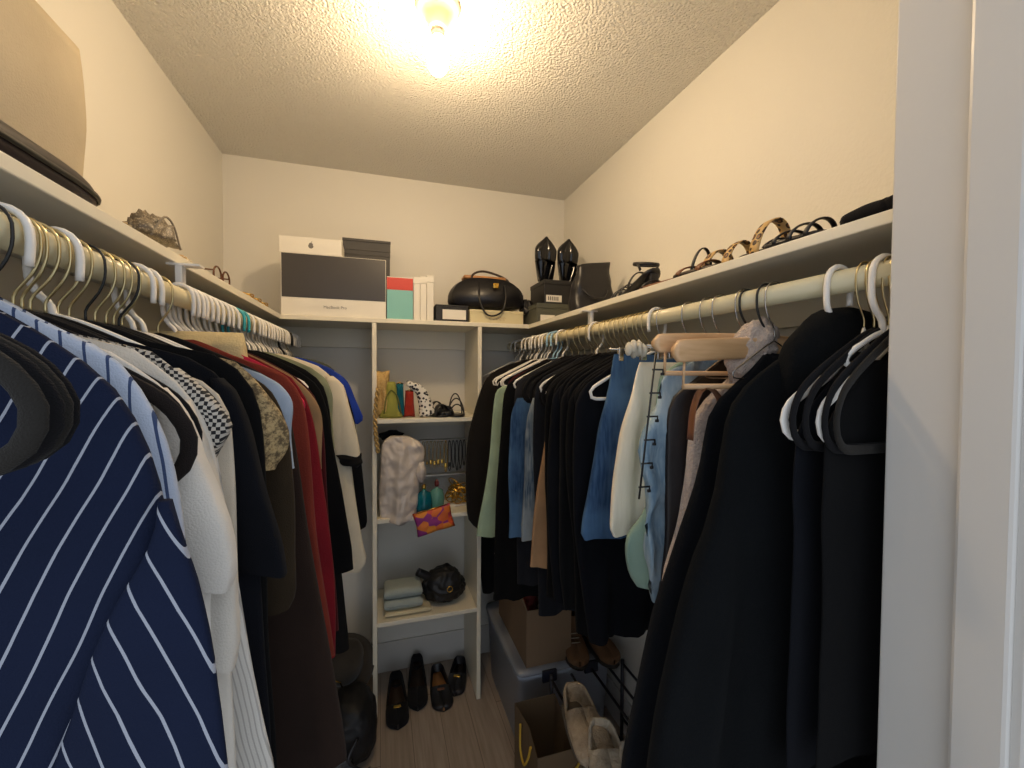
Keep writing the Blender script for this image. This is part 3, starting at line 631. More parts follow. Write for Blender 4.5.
# ruffled white clip bow
bm = B(); c = atY(636, 349, .775)
for k in range(6): blob(bm, ((k-2.5)*.006, .004*(-1)**k, .006*math.sin(k*2)), (.006, .012, .015), k, .25, 6, 2)
o = obj('ruffled_bow', bm, fabric('white_ruffle', 'e0d8c4', .8), None, loc=c); tag(o, 'small frilly white bow on top of the white skirt', 'bow')
# clip organiser
t = empty('clip_strip_hanger', tuple(atY(656, 352, .62)), 'thin black vertical multi clip strip hanging before the white skirt', 'hanger')
P0 = Vector(t.location); P1 = atY(639, 499, .62)
bm = B(); sweep(bm, [Vector((0, 0, 0)), P1-P0], .0018, seg=6); obj('rod', bm, M['blackwire'], t)
for k in range(6):
    f = .12+.16*k; q = (P1-P0)*f; bm = B(); sweep(bm, [q+Vector((-.003, 0, 0)), q+Vector((.018, 0, 0)), q+Vector((.018, 0, -.008))], .0016, seg=6); box(bm, q.x+.014, q.x+.020, -.002, .002, q.z-.010, q.z-.005, .001); obj('clip', bm, M['blackwire'], t)
blk = [bk1, bk2, bk3]
for i, (Y, e_, lb) in enumerate(((.94, [(604, 372), (585, 386), (575, 405), (573, 480), (577, 560), (588, 640)], 'black trousers left of the blue denim skirt'),
        (.985, [(598, 372), (577, 386), (568, 405), (565, 480), (572, 560), (580, 636)], 'black dress, second in the run of black clothes from the denim skirt'),
        (1.03, [(590, 370), (570, 386), (561, 402), (558, 480), (560, 560), (566, 610)], 'black blouse, third in the run of black clothes from the denim skirt'),
        (1.08, [(580, 370), (562, 384), (552, 400), (549, 470), (550, 560), (552, 600)], 'black dress, fourth in the run of black clothes from the denim skirt'),
        (1.13, [(572, 370), (554, 384), (546, 402), (546, 460), (547, 540), (547, 598)], 'black dress at the far end of the black run, beside the tan trousers'))):
    garment(('black_trousers', 'black_dress', 'black_blouse', 'black_dress', 'black_dress')[i], lb, 'clothing', 'R', Y, e_, blk[i % 3], t=.02, fold=.009)
garment('tan_trousers', 'light tan trousers folded over a hanger beside the blue jeans', 'trousers', 'R', 1.2,
        [(549, 392), (546, 430), (541, 470), (535, 520), (529, 568)], fabric('camel_twill', 'a98460', .9), t=.016, crown=0, neck=0)
garment('blue_jeans', 'grey blue faded jeans next to the tan trousers', 'jeans', 'R', 1.3,
        [(533, 398), (527, 420), (524, 470), (523, 540)], gd, t=.018, crown=0, neck=0)
garment('blue_jeans', 'darker blue jeans left of the faded pair', 'jeans', 'R', 1.4,
        [(517, 398), (511, 415), (509, 470), (508, 538)], bd, t=.018, crown=0, neck=0)
garment('black_trousers', 'black trousers between the blue jeans and the mint green strip', 'trousers', 'R', 1.5,
        [(522, 374), (508, 384), (503, 400), (498, 470), (494, 570), (492, 600)], bk2, t=.022)
garment('mint_trousers', 'narrow pale mint green garment near the far end of the right rod', 'trousers', 'R', 1.62,
        [(503, 386), (496, 392), (492, 420), (486, 480), (477, 537)], fabric('pale_mint_linen', 'a3b89c', .9), t=.012, crown=0, neck=0, fold=.003)
garment('black_jacket', 'brownish black jacket overlapping the right upright of the shelving unit', 'jacket', 'R', 1.80,
        [(520, 361), (500, 368), (485, 380), (474, 412), (468, 445), (466, 500), (468, 520), (478, 530)], fabric('brown_black_wool', '1c1917', .95), t=.025, lim=.27)
garment('black_jacket', 'long black coat last on the right rod, behind the brownish black jacket', 'jacket', 'R', 1.96,
        [(512, 370), (495, 378), (486, 392), (480, 430), (478, 500), (479, 560), (482, 592)], bk3, t=.03, lim=.2)
for Y, c, lab in ((1.25, '181a20', 'black top between the tan trousers and faded jeans'), (1.45, '26262a', 'charcoal top behind the darker blue jeans'), (1.7, '16161a', 'black dress behind the mint green strip'), (1.56, '3a1015', 'dark red dress low between the black trousers and mint strip')):
    pts = []
    for xx, zz in ((.10, 1.50), (.17, 1.475), (.195, 1.43), (.197, 1.2), (.18, .72)):
        q = Vector((RR-xx, Y, zz))-Vector((0, 0, CZ)); dd = q.dot(fw); pts.append((512+F*q.dot(rt)/dd, 384-F*q.dot(up)/dd))
    garment('strap_blouse', lab, 'top', 'R', Y, pts, fabric('right_cloth_'+lab.split()[0], c, .9), t=.012)
def ry_(px): return atX(px, 300, RR).y
RH = []
GR = {'velvet': ('black velvet hanger with thin brass hook, packed among black clothes on the right rod', 'black velvet hangers on the right rod'),
      'white': ('white plastic hanger at the far half of the right rod', 'white plastic hangers on the right rod'),
      'blue': ('one of two pale blue hangers near the far end of the right rod', 'pale blue hangers'),
      'wire': ('thin chrome wire hanger between the two skirts and the hoodie', 'chrome wire hangers')}
for Y in (.94, .965, .985, 1.01, 1.03, 1.055, 1.08, 1.105, 1.13, 1.16, 1.2, 1.23, 1.25, 1.3, 1.34, 1.4, 1.45): RH.append((Y, 'velvet'))
for px in (516, 520, 527, 531, 535, 537, 541, 545, 548): RH.append((ry_(px), 'white'))
for px in (553, 557): RH.append((ry_(px), 'blue'))
for Y in (1.48, 1.22, .908): RH.append((Y, 'white'))
for Y, k in RH:
    put_hanger(k, RR, Y, *GR[k], rz=random.uniform(-.12, .12), ry=random.uniform(-.03, .03), flip=(k in ('velvet', 'wire')) is False)
put_hanger('chromesmall', RR, .577, 'narrow chrome wire hanger inside the charcoal black coat', None)
put_hanger('chromesmall', RR, .642, 'narrow chrome wire hanger inside the pinkish grey fluffy coat', None)
put_hanger('pants', RR, .70, 'chrome clip hanger holding the washed denim jacket', None)
put_hanger('pants', RR, .735, 'chrome clip hanger holding the mint green top', None)
put_hanger('pants', RR, .79, 'chrome clip hanger holding the white skirt', None, flip=False)
put_hanger('pants', RR, .88, 'chrome clip hanger holding the blue denim skirt', None)
put_hanger('wood', RR, .595, 'pale wooden hanger with trouser bar, the nearer of the two', None, sc=.93, rz=-.03)
put_hanger('wood', RR, .632, 'pale wooden hanger, the farther of the two', None, sc=1.02, sz=.86, rz=.02)
put_hanger('whitesmall', RR, .470, 'white plastic hanger whose hook stands over the black hoodie', None)
put_hanger('whitesmall', RR, .408, 'white plastic hanger with the hook nearest the door frame', None, rz=-.05)
garment('black_camisole', 'black camisole hanging among the empty hangers by the door frame', 'top', 'R', .4265, [(858, 352), (828, 385), (806, 415), (797, 440), (792, 500), (788, 768)], bk1, to=.95, t=.005, fold=.0015, crown=.0, neck=0)
garment('black_skirt', 'black skirt nearest the door frame among the empty hangers', 'skirt', 'R', .3975, [(870, 360), (850, 392), (832, 418), (826, 440), (822, 500), (818, 768)], bk2, to=1.0, t=.004, fold=.001, crown=.0, neck=0)
for Y, k, px, lb in ((.384, 'taupe', 834, 'empty grey velvet hanger nearest the door frame'), (.393, 'velvet', 822, 'empty black hanger second from the door frame'),
                    (.402, 'whitethin', 813, 'empty broad white hanger between the black ones near the door frame'), (.411, 'velvet', 803, 'empty black hanger third from the door frame'),
                    (.420, 'velvet', 790, 'empty black hanger fourth from the door frame'), (.433, 'whitethin', 777, 'empty broad white hanger farthest from the door frame')):
    x_ = X_(px, 430, Y); put_hanger(k, RR, Y, lb, None, sc=(RR-x_-.004)/.187*(.96 if k == 'whitethin' else 1), sz=.97)
# ------------------------------------------------------------------ things on the back shelf
def X(px, Y): return atY(px, 320, Y).x
def Z(px, py, Y): return atY(px, py, Y).z
def carton(name, label, cat, px0, px1, pyt, Y, dep, z0, mat, group=None, lid=0.0, lidmat=None, z1=None):
    x0, x1 = X(px0, Y), X(px1, Y); zt = z1 or Z((px0+px1)/2, pyt, Y)
    t = empty(name, ((x0+x1)/2, Y+dep/2, z0), label, cat, group)
    w, h = (x1-x0)/2, zt-z0
    bm = B(); box(bm, -w, w, -dep/2, dep/2, .0005, h-lid, .0015); obj('body', bm, mat, t, False)
    if lid:
        bm = B(); box(bm, -w-.0015, w+.0015, -dep/2-.0015, dep/2+.0015, h-lid+.0003, h, .0012); obj('lid', bm, lidmat or mat, t, False)
    return t, w, h
YF = 1.885
t, w_, h_ = carton('computer_box', 'large white box with dark screen picture on its front', 'box', 281, 386, 256, YF, .15, ZT, M['whitecard'])
hz = Z(333, 299, YF)-ZT
bm = B(); box(bm, -w_+.003, w_-.002, -.0765, -.0752, hz, h_-.002); obj('screen_picture', bm, M['darkprint'], t, False)
text('lettering', 'MacBook Pro', .016, (0, -.0758, hz*.52), (PI/2, 0, 0), M['ink'], t)
zb = ZT+h_
t, w_, h_ = carton('white_box', 'slim white box with a small grey fruit emblem, on the computer box', 'box', 279.5, 342, 237.5, YF, .14, zb, M['whitecard'])
bm = B()
ap = []
for k in range(40):
    a = 2*PI*k/40; r = .0105*(1-.12*math.cos(2*a)*(math.sin(a) > 0)-.05*abs(math.sin(2*a)))
    if abs(a) < .0: pass
    x, z = r*math.cos(a), r*math.sin(a)*1.05
    dx, dz = x-.0125, z-.002
    if math.hypot(dx, dz) < .0052:
        k2 = .0052/(math.hypot(dx, dz)+1e-9); x, z = .0125+dx*k2, .002+dz*k2
    ap.append((x, z))
f0 = [bm.verts.new((x, -.0715, z+h_*.5)) for x, z in ap]; f1 = [bm.verts.new((x, -.0702, z+h_*.5)) for x, z in ap]
bm.faces.new(f0); bm.faces.new(f1[::-1])
for i in range(40): bm.faces.new((f0[i], f0[(i+1) % 40], f1[(i+1) % 40], f1[i]))
lf = [bm.verts.new((.001+x, -.0715, h_*.5+.0125+z)) for x, z in ((0, 0), (.003, .001), (.0045, .005), (.001, .004))]; bm.faces.new(lf)
obj('emblem', bm, M['ink'], t, False)
zm = Z(367, 251, 2.055)
carton('grey_box', 'charcoal grey box standing behind the computer box', 'box', 343, 390, 251, 2.055, .10, ZT, M['greycard'], lid=.02)
carton('grey_box', 'thin charcoal grey box topmost behind the computer box', 'box', 343, 390.5, 239.5, 2.055, .10, zm, M['greycard'], lid=.012)
t, w_, h_ = carton('small_box', 'small white box with red top band and teal front', 'box', 387, 413, 277, 1.90, .08, ZT, M['whitecard'])
red = plain('red_print', 'c8321f', .45, .03); teal = plain('pale_teal_print', '7fbdb8', .45, .04)
zz = Z(400, 290, 1.90)-ZT
bm = B(); box(bm, -w_, w_-.0005, -.0413, -.0402, zz, h_-.004); obj('red_band', bm, red, t, False)
bm = B(); box(bm, -w_, w_-.0005, -.0413, -.0402, .004, zz-.001); obj('teal_panel', bm, teal, t, False)
for a, b, py, lb in ((413.6, 420, 277, 'slim white box upright, touching the red and teal box'), (420.3, 426.4, 276.5, 'slim white box upright, middle of three'), (426.7, 433.5, 275.5, 'slim white box upright, nearest the handbag')):
    carton('slim_box', lb, 'box', a, b, py, 1.90, .12, ZT, M['whitecard'], 'slim white boxes standing upright on the back shelf', lid=.03)
t, w_, h_ = carton('black_box', 'flat black box with a white end label under the handbag', 'box', 436, 468, 305, 1.89, .14, ZT, M['blackcard'], lid=.008)
bm = B(); box(bm, -w_*.6, w_*.86, -.0728, -.0718, h_*.15, h_*.72); obj('paper_label', bm, M['whitecard'], t, False)
creamc = plain('cream_card', 'd9cda4', .6, .05)
t, w2, h2 = carton('cream_box', 'cream yellow box under the right half of the handbag', 'box', 470, 523, 310.5, 1.885, .15, ZT, creamc, lid=.012)
bm = B()
for k in range(5): sweep(bm, arc((-.03+k*.016, -.0765, h2*.38), .006, 0, 300, 8), .0008, seg=4)
obj('faint_script', bm, plain('tan_ink', 'c0a070', .6, 0), t)
# handbag
zh = ZT+max(h2, h_)+.001
cx = X(486, 1.96); hw = (X(523, 1.96)-X(449, 1.96))/2; hh = Z(486, 279, 1.96)-zh
t = empty('handbag', (cx, 1.965, zh), 'black bowling handbag with tan zip top and small gold plate', 'handbag')
bm = B(); rings = []
for i in range(17):
    v = i/16; yy = -.065+.13*v; k = .93+.07*math.sin(PI*v)
    ring = []
    for j in range(36):
        a = 2*PI*j/36; x = hw*k*math.copysign(abs(math.cos(a))**(.5 if math.sin(a) > 0 else .28), math.cos(a)); zq = math.sin(a)
        z = hh*(.5+.5*math.copysign(abs(zq)**(.6 if zq > 0 else .28), zq)*(k if zq > 0 else 1))
        if zq > 0: z -= hh*.30*(abs(x)/hw)**2.5
        ring.append(Vector((x, yy*(1-.25*(z/hh)), z+.003*noise.noise(Vector((x*20, v*3, z*20))))))
    rings.append(ring)
loft(bm, rings); obj('body', bm, M['leather'], t)
bm = B(); box(bm, -hw*.62, hw*.5, -.035, .035, hh*.93, hh*1.05, .006); obj('zip_panel', bm, M['tan'], t)
bm = B(); box(bm, hw*.10, hw*.24, -.0725, -.058, hh*.62, hh*.78, .001); obj('gold_plate', bm, M['gold'], t)
bm = B(); sweep(bm, cr([(-hw*.42, -.045, hh*.7), (-hw*.4, -.035, hh*1.05), (-hw*.1, -.02, hh*1.22), (hw*.35, -.02, hh*1.1), (hw*.55, -.035, hh*.92), (hw*.5, -.05, hh*.7)], 30), .005, seg=8); obj('handle', bm, plain('dark_brown_handle', '3a2c22', .4, .05), t)
bm = B(); sweep(bm, cr([(-hw*.26, -.058, hh*.75), (-hw*.28, -.085, hh*.2), (-hw*.12, -.094, -.035), (hw*.08, -.096, -.043), (hw*.3, -.092, -.02), (hw*.42, -.08, hh*.3), (hw*.42, -.058, hh*.75)], 34), .0042, seg=8); obj('handle', bm, M['leather'], t)
# black shoe boxes in the corner
t, w_, h_ = carton('shoe_box', 'grey green shoe box with white label in the right shelf corner, lower one', 'box', 537, 580, 304, 1.775, .19, ZT, plain('grey_green_card', '55564a', .6, .1), lid=.022)
bm = B(); box(bm, -w_*.85, -w_*.2, -.0968, -.0962, .003, h_*.40); obj('paper_label', bm, M['whitecard'], t, False)
zb = ZT+h_
t, w_, h_ = carton('shoe_box', 'black shoe box with white label, upper one under the upright pumps', 'box', 544, 580, 280.5, 1.78, .18, zb, M['blackcard'], lid=.02)
bm = B(); box(bm, -w_*.9, -w_*.05, -.0918, -.0912, h_*.08, h_*.36); obj('paper_label', bm, M['whitecard'], t, False)
bm = B()
for k in range(6): box(bm, -w_*.8+k*.009, -w_*.8+k*.009+.005, -.0924, -.0919, h_*.14, h_*.30)
obj('printed_marks', bm, M['ink'], t, False)
ztop = zb+h_
bm = B(); blob(bm, (0, 0, .055), (.035, .05, .065), 4, .25, 6, 4, 0)
c = atY(529, 300, 1.90); o = obj('leather_pouch', bm, M['leather'], None, loc=(c.x+.003, 1.93, ZT+.003)); tag(o, 'black slouching leather pouch between the handbag and the shoe boxes', 'pouch')
# ------------------------------------------------------------------ footwear builders
def shell(bm, L, W, hh, close, heel=0.0, toe=1.0, n=26, seg=16, point=.35, mat=None):
    """upper of a low shoe: open from heel to `close`, closed to the toe; heel at 0, toe at +y"""
    rings = []; bk_ = .86-.2*point
    for i in range(n+1):
        s = i/n; y = L*s
        wd = W/2*(.55+.45*math.sin(min(1, s/.72)*PI/2))*(1 if s < bk_ else max(.05, (1-((s-bk_)/(1.001-bk_))**(2.4-1.0*point))**(.5+.5*point))) * (min(1, (s+.045)/.10)**.5)
        zf = heel*max(0, 1-s/.62)**1.2 if s < .62 else 0
        h = hh*(1.15-.55*min(1, s/.45)) if s < close else hh*(.6+.1*math.sin((s-close)/(1-close)*PI))*max(.35, 1-(s-close)*.7)
        half = 108 if s < close-.06 else 180
        ring = []
        for j in range(seg+1):
            a = R(-half+2*half*j/seg)
            ring.append(Vector((wd*math.copysign(abs(math.sin(a))**.75, math.sin(a)), y, zf+h*.5-h*.5*math.copysign(abs(math.cos(a))**.7, math.cos(a)))))
        rings.append(ring)
    vr = loft(bm, rings, closed=False); bm.faces.new(vr[0])
def pump(loc, rz, label, name='pump_shoe', L=.25, W=.082, H=.062, heel=.05, mat=None, inner=None, rx=0, ry=0, close=.60, point=.5, group=None, cat='shoe', trim=None):
    t = empty(name, loc, label, cat, group); t.rotation_euler = (rx, ry, rz)
    bm = B(); shell(bm, L, W, H, close, heel, point=point); o = obj('upper', bm, mat, t)
    sd = o.modifiers.new('thick', 'SOLIDIFY'); sd.thickness = .0022; sd.offset = 0
    bm = B(); rings = []
    for i in range(21):
        s = i/20; wd = W/2*(.5+.42*math.sin(min(1, s/.72)*PI/2))*(1 if s < .72 else max(.06, 1-((s-.72)/.28)**1.8)); zf = heel*max(0, 1-s/.62)**1.2 if s < .62 else 0
        rings.append([Vector((sx*wd, .004+(L-.006)*s, zf+dz)) for sx, dz in ((-1, .003), (1, .003), (1, .006), (-1, .006))])
    loft(bm, rings); obj('insole', bm, inner or mat, t)
    if heel > .015:
        bm = B(); loft(bm, [[Vector((.020*math.cos(2*PI*k/14)*q, .026+dy+.018*math.sin(2*PI*k/14)*q, z)) for k in range(14)] for q, z, dy in ((.5, 0, -.004), (.55, heel*.5, -.003), (1.05, heel*.98, 0))]); obj('heel', bm, mat, t)
    if trim:
        bm = B(); box(bm, -.016, .016, L*close+.006, L*close+.022, H*.55, H*.66, .002); obj('trim', bm, trim, t)
    return t
def sandal(loc, rz, label, L=.24, W=.08, sole=None, strap=None, straps=((.72, .045, .012), (.55, .05, .012)), ankle=None, heel=0.0, group=None, name='sandal', rx=0, ry=0, sw=.0012):
    t = empty(name, loc, label, 'sandal', group); t.rotation_euler = (rx, ry, rz)
    bm = B(); rings = []
    def zf(s): return heel*max(0, 1-s/.62)**1.2 if s < .62 else 0
    def wd(s): return W/2*(.62+.38*math.sin(min(1, s/.72)*PI/2))*(math.sqrt(max(.02, 1-((s-.72)/.285)**2)) if s > .72 else 1)*min(1, (s+.015)/.08)**.5
    for i in range(25):
        s = i/24; q = wd(s); rings.append([Vector((sx*q, L*s, zf(s)+dz)) for sx, dz in ((-1, 0), (1, 0), (1, .008), (-1, .008))])
    loft(bm, rings); obj('sole', bm, sole, t)
    if heel > .02:
        bm = B(); box(bm, -.014, .014, .004, .036, 0, heel*.93, .003); obj('heel', bm, sole, t)
    for s, h, wdt in straps:
        q = wd(s); bm = B(); sweep(bm, [Vector((q*1.0*math.cos(a), L*s-.01*math.sin(a), zf(s)+.004+h*math.sin(a))) for a in [PI*k/16 for k in range(17)]], sw, wdt/2, 6, axis=(0, 1, 0)); obj('strap', bm, strap, t)
    if ankle:
        h, wdt = ankle
        bm = B(); P = [Vector((.033*math.cos(a), .045+.04*math.sin(a)+.0, heel+h+.008*math.sin(a))) for a in [2*PI*k/24 for k in range(24)]]; sweep(bm, P, sw, wdt/2, 6, closed=True, axis=(0, 0, 1))
        for sx in (-1, 1): sweep(bm, [(sx*.03, .03, heel+.006), (sx*.033, .04, heel+h)], sw, wdt/2, 6, axis=(0, 1, 0))
        obj('ankle_strap', bm, strap, t)
    return t
# upright pumps on the upper shoe box
for px, ryy, lb in ((544, .10, 'black pointed pump standing toe up, the left one of the pair'), (566, -.08, 'black pointed pump standing toe up, the right one of the pair')):
    c = atY(px, 280, 1.86)
    pump((c.x, 1.875, ztop+.004), 0, lb, L=.205, W=.105, H=.06, heel=.0, mat=M['patent'], rx=PI/2+.12, ry=ryy if False else 0, point=.9, close=.55)
# slouchy bag on right shelf
c = atX(591, 305, .80)
t = empty('leather_bag', (.80, c.y, ZT), 'crumpled black leather bag leaning at the corner end of the right shelf', 'bag')
bm = B(); rings = []
for i in range(15):
    v = i/14; z = .002+.205*v; ring = []
    for k in range(28):
        a = 2*PI*k/28; w2 = .080*(1+.12*math.sin(v*5)); d2 = .05*(1-.65*v)
        r = 1+.16*noise.noise(Vector((math.cos(a)*1.7, math.sin(a)*1.7, v*4)))
        ring.append(Vector((w2*r*math.copysign(abs(math.cos(a))**.6, math.cos(a))+.006*v, d2*r*math.copysign(abs(math.sin(a))**.6, math.sin(a)), z+.012*math.cos(a)*v)))
    rings.append(ring)
loft(bm, rings); obj('body', bm, M['leather'], t)
bm = B(); sweep(bm, cr([(-.055, -.03, .10), (-.03, -.052, .07), (.02, -.054, .065), (.055, -.03, .10)], 16), .004, seg=6); obj('strap', bm, M['leather'], t)
def sy(px, x=.72): return atX(px, 280, x).y
leo = spotted('leopard_print', 'c9a468', '38200f', 75, .45, '8a5a2c'); dkb = plain('dark_brown_sole', '2e221a', .5, .05)
bkl = M['leather']
sandal((.735, sy(656, .735), ZT+.001), .04, 'black strappy high heeled sandal nearest the corner on the right shelf', L=.2, heel=.06, sole=bkl, strap=bkl, straps=((.92, .026, .012), (.82, .032, .012), (.72, .036, .012), (.6, .04, .012), (.4, .05, .012)), ankle=(.028, .010), sw=.002)
sandal((.72, sy(708), ZT+.001), .03, 'brown flat sandal with a black arched heel strap beside the high heel', L=.24, sole=M['brownleather'], strap=bkl, straps=((.82, .022, .012), (.10, .062, .010)), sw=.002)
sandal((.71, sy(733, .71), ZT+.001), .06, 'flat dark brown sandal with low glossy straps before the leopard pair', L=.16, sole=dkb, strap=M['brownleather'], straps=((.75, .02, .018), (.4, .022, .018)), sw=.002)
sandal((.735, sy(768, .735), ZT+.001), .05, 'leopard print banded sandal with a low arch', L=.16, sole=dkb, strap=leo, straps=((.80, .046, .024), (.45, .050, .022)), sw=.002)
sandal((.715, sy(803, .715), ZT+.001), -.05, 'leopard print sandal with the tallest band on the right shelf', L=.13, sole=dkb, strap=leo, straps=((.55, .064, .026),), sw=.002)
sandal((.70, sy(832, .70), ZT+.001), -.05, 'black criss cross strappy sandal behind the shoes at the door end', L=.12, sole=bkl, strap=bkl, straps=((.85, .018, .010), (.65, .024, .010), (.42, .028, .010), (.2, .028, .010)), sw=.002)
pump((.72, .378, ZT+.001), 0, 'black flat shoe at the door end of the right shelf', name='flat_shoe', L=.115, W=.09, H=.046, heel=0, mat=M['suede'], inner=dkb, close=.45, point=.1)
sandal((.80, .385, ZT+.001), 0, 'black sandal with a wide curved strap at the door end', L=.16, sole=bkl, strap=bkl, straps=((.12, .050, .016), (.7, .042, .016)), sw=.003)
# ------------------------------------------------------------------ left shelf things
can = fabric('beige_canvas', 'c4b599', .9, .05, 400, .1, .3)
t = empty('storage_bin', (-.535, .605, 1.772), 'big beige fabric bin on the near end of the left shelf', 'bin')
bm = B(); rings = []
for i in range(13):
    v = i/12; z = .205*v; k = 1-.0*v+.01*math.sin(v*PI); ring = []
    for j in range(48):
        a = 2*PI*j/48
        x = .104*k*math.copysign(abs(math.cos(a))**.13, math.cos(a)); y = .232*k*math.copysign(abs(math.sin(a))**.10, math.sin(a))
        b_ = .006*math.sin(v*PI)
        ring.append(Vector((x+b_*math.cos(a)+.002*noise.noise(Vector((x*9, y*9, z*14))), y, z+.004*noise.noise(Vector((x*8, y*8, 2)))*(1 if i else 0))))
    rings.append(ring)
loft(bm, rings); obj('body', bm, can, t)
bm = B()
for zz in (.185, .196): sweep(bm, [Vector((.101*math.copysign(abs(math.cos(a))**.22, math.cos(a)), .216*math.copysign(abs(math.sin(a))**.16, math.sin(a)), zz)) for a in [2*PI*j/48 for j in range(48)]], .002, seg=6, closed=True, axis=(0, 0, 1))
obj('piping', bm, can, t)
t = empty('clutch_bag', (-.508, .60, ZT), 'black flat bag squeezed under the beige fabric bin', 'bag')
bm = B(); rings = []
for i in range(13):
    a = PI*i/12; k = math.sin(a)**.18 if 0 < i < 12 else .6; z = .0288-.0284*math.cos(a)
    rings.append([Vector((.12*k*math.copysign(abs(math.cos(b))**.35, math.cos(b)), .225*k*math.copysign(abs(math.sin(b))**.35, math.sin(b)), z)) for b in [2*PI*j/36 for j in range(36)]])
loft(bm, rings); obj('body', bm, plain('aubergine_leather', '241c20', .35, .05), t)
bm = B(); sweep(bm, [Vector((.122*math.copysign(abs(math.cos(b))**.35, math.cos(b)), .227*math.copysign(abs(math.sin(b))**.35, math.sin(b)), .029)) for b in [2*PI*j/36 for j in range(36)]], .002, .004, 6, closed=True, axis=(0, 0, 1)); obj('zip', bm, M['blackwire'], t)
c = atX(151, 236, -.43)
gm = spotted('grey_mesh', '6d6250', '9f927c', 260, .4)
t = empty('mesh_pouch', (-.43, c.y, ZT), 'grey crumpled mesh pouch on the left shelf', 'pouch')
bm = B(); blob(bm, (0, 0, .035), (.035, .06, .045), 8, .3, 6, 4, 0); 
for v in bm.verts: v.co.z = max(v.co.z, .0008)
obj('body', bm, gm, t)
bm = B(); sweep(bm, cr([(.02, -.05, .03), (.03, -.02, .075), (.03, .02, .07), (.03, .05, .03)], 14), .002, seg=5); obj('drawstring', bm, plain('grey_cord', '8a8070', .8), t)
for px, sz, c_, nm, lb in ((125, .006, 'b39a6c', 'shell', 'tiny brown shell alone just before the mesh pouch'), (181, .007, 'c8a878', 'shell', 'small tan shell just past the mesh pouch'), (187, .006, 'ddc9a0', 'shell', 'small cream shell, second past the mesh pouch')):
    bm = B(); P = [Vector((math.cos(a*1.2)*sz*(1-a/9), math.sin(a*1.2)*sz*(1-a/9)*1.3, sz*.9+a*.0008)) for a in [k*.5 for k in range(16)]]
    sweep(bm, P, sz*.5, seg=8, taper=lambda f: 1-.7*f); y = atX(px, 240, -.385).y
    o = obj(nm, bm, plain('shell_'+c_, c_, .4), None, loc=(-.385, y, ZT-.0005)); tag(o, lb, 'shell')
t = empty('eyeglasses', (-.40, atX(222, 280, -.40).y, ZT), 'brown framed glasses standing on the left shelf', 'glasses')
tor = plain('tortoiseshell', '6a3c1c', .25, .2, 60)
for y_ in (-.033, .033):
    bm = B(); sweep(bm, [Vector((0, y_+.027*math.cos(a), .024+.022*math.sin(a))) for a in [2*PI*k/20 for k in range(20)]], .0024, seg=6, closed=True); obj('lens_rim', bm, tor, t)
bm = B(); sweep(bm, [(0, -.006, .03), (0, 0, .034), (0, .006, .03)], .002, seg=6); obj('bridge', bm, tor, t)
for y_ in (-.06, .06):
    bm = B(); sweep(bm, cr([(0, y_, .032), (-.07, y_*.95, .034), (-.1, y_*.9, .018), (-.115, y_*.9, .004)], 12), .002, seg=6); obj('temple', bm, tor, t)
for k, (px, lb) in enumerate(((247, 'gold chain bracelet heap on the left shelf before the computer box'), (255, 'gold ring bracelet on the left shelf close to the computer box'), (262, 'little gold bangle nearest the computer box'))):
    bm = B(); 
    for q in range(3): sweep(bm, [Vector((.018*math.cos(a), .02*math.sin(a), .004+q*.004+.008*math.sin(a+q*2))) for a in [2*PI*j/20 for j in range(20)]], .0018, seg=6, closed=True)
    for v in bm.verts: v.co.z = max(v.co.z, .0005)
    o = obj('bracelet', bm, M['gold'], None, loc=(-.40, atX(px, 295, -.40).y, ZT+.003)); tag(o, lb, 'bracelet')
# ------------------------------------------------------------------ shelving unit contents
S1, S2, S3 = 1.2925, .8685, .4245
YU = 1.93
def xu(px, Y=YU): return X(px, Y)
# straw braid bag hanging over the left upright
straw = NT('golden_straw'); straw.col(straw.mix(straw.noise(120, 3), lin('dcbc7c'), lin('a07c44'))); straw.bump(straw.noise(200, 3), .8, .004); straw = straw.done(.8)
t = empty('straw_bag', (xu(381), 1.905, S1), 'golden straw bag with rope handle hanging down past the top unit shelf', 'bag')
bm = B(); cushion(bm, .060, .20, .05, (0.005, .01, .105), 2, amp=.12); obj('body', bm, straw, t)
bm = B()
for ph in (0, PI): sweep(bm, [Vector((-.012+.006*math.cos(k*.9+ph)-.012*math.sin(k/40*PI), -.052+.006*math.sin(k*.9+ph), .13-.27*k/40)) for k in range(41)], .0045, seg=6)
obj('rope_handle', bm, straw, t)
ygr = fabric('yellow_green_suede', '9a9a4a', .7); t = empty('green_bag', (xu(391), 1.915, S1), 'yellow green bag slumped beside the straw bag', 'bag')
bm = B(); rings = []
for i in range(12):
    v = i/11; rings.append([Vector(((.05-.034*v)*math.copysign(abs(math.cos(a))**.7, math.cos(a))*(1+.1*noise.noise(Vector((a, v*3, 0)))), (.03-.015*v)*math.sin(a)-.01*v, .001+.155*v)) for a in [2*PI*k/24 for k in range(24)]])
loft(bm, rings); obj('body', bm, ygr, t)
bm = B(); sweep(bm, cr([(.04, -.02, .02), (.025, -.03, .09), (0, -.028, .12), (-.02, -.03, .09), (-.03, -.03, .02)], 20), .003, seg=6); obj('strap', bm, fabric('olive_strap', '6d7038', .7), t)
bm = B(); rings = []
sandk = plain('white_sole', 'd8d4c8', .5)
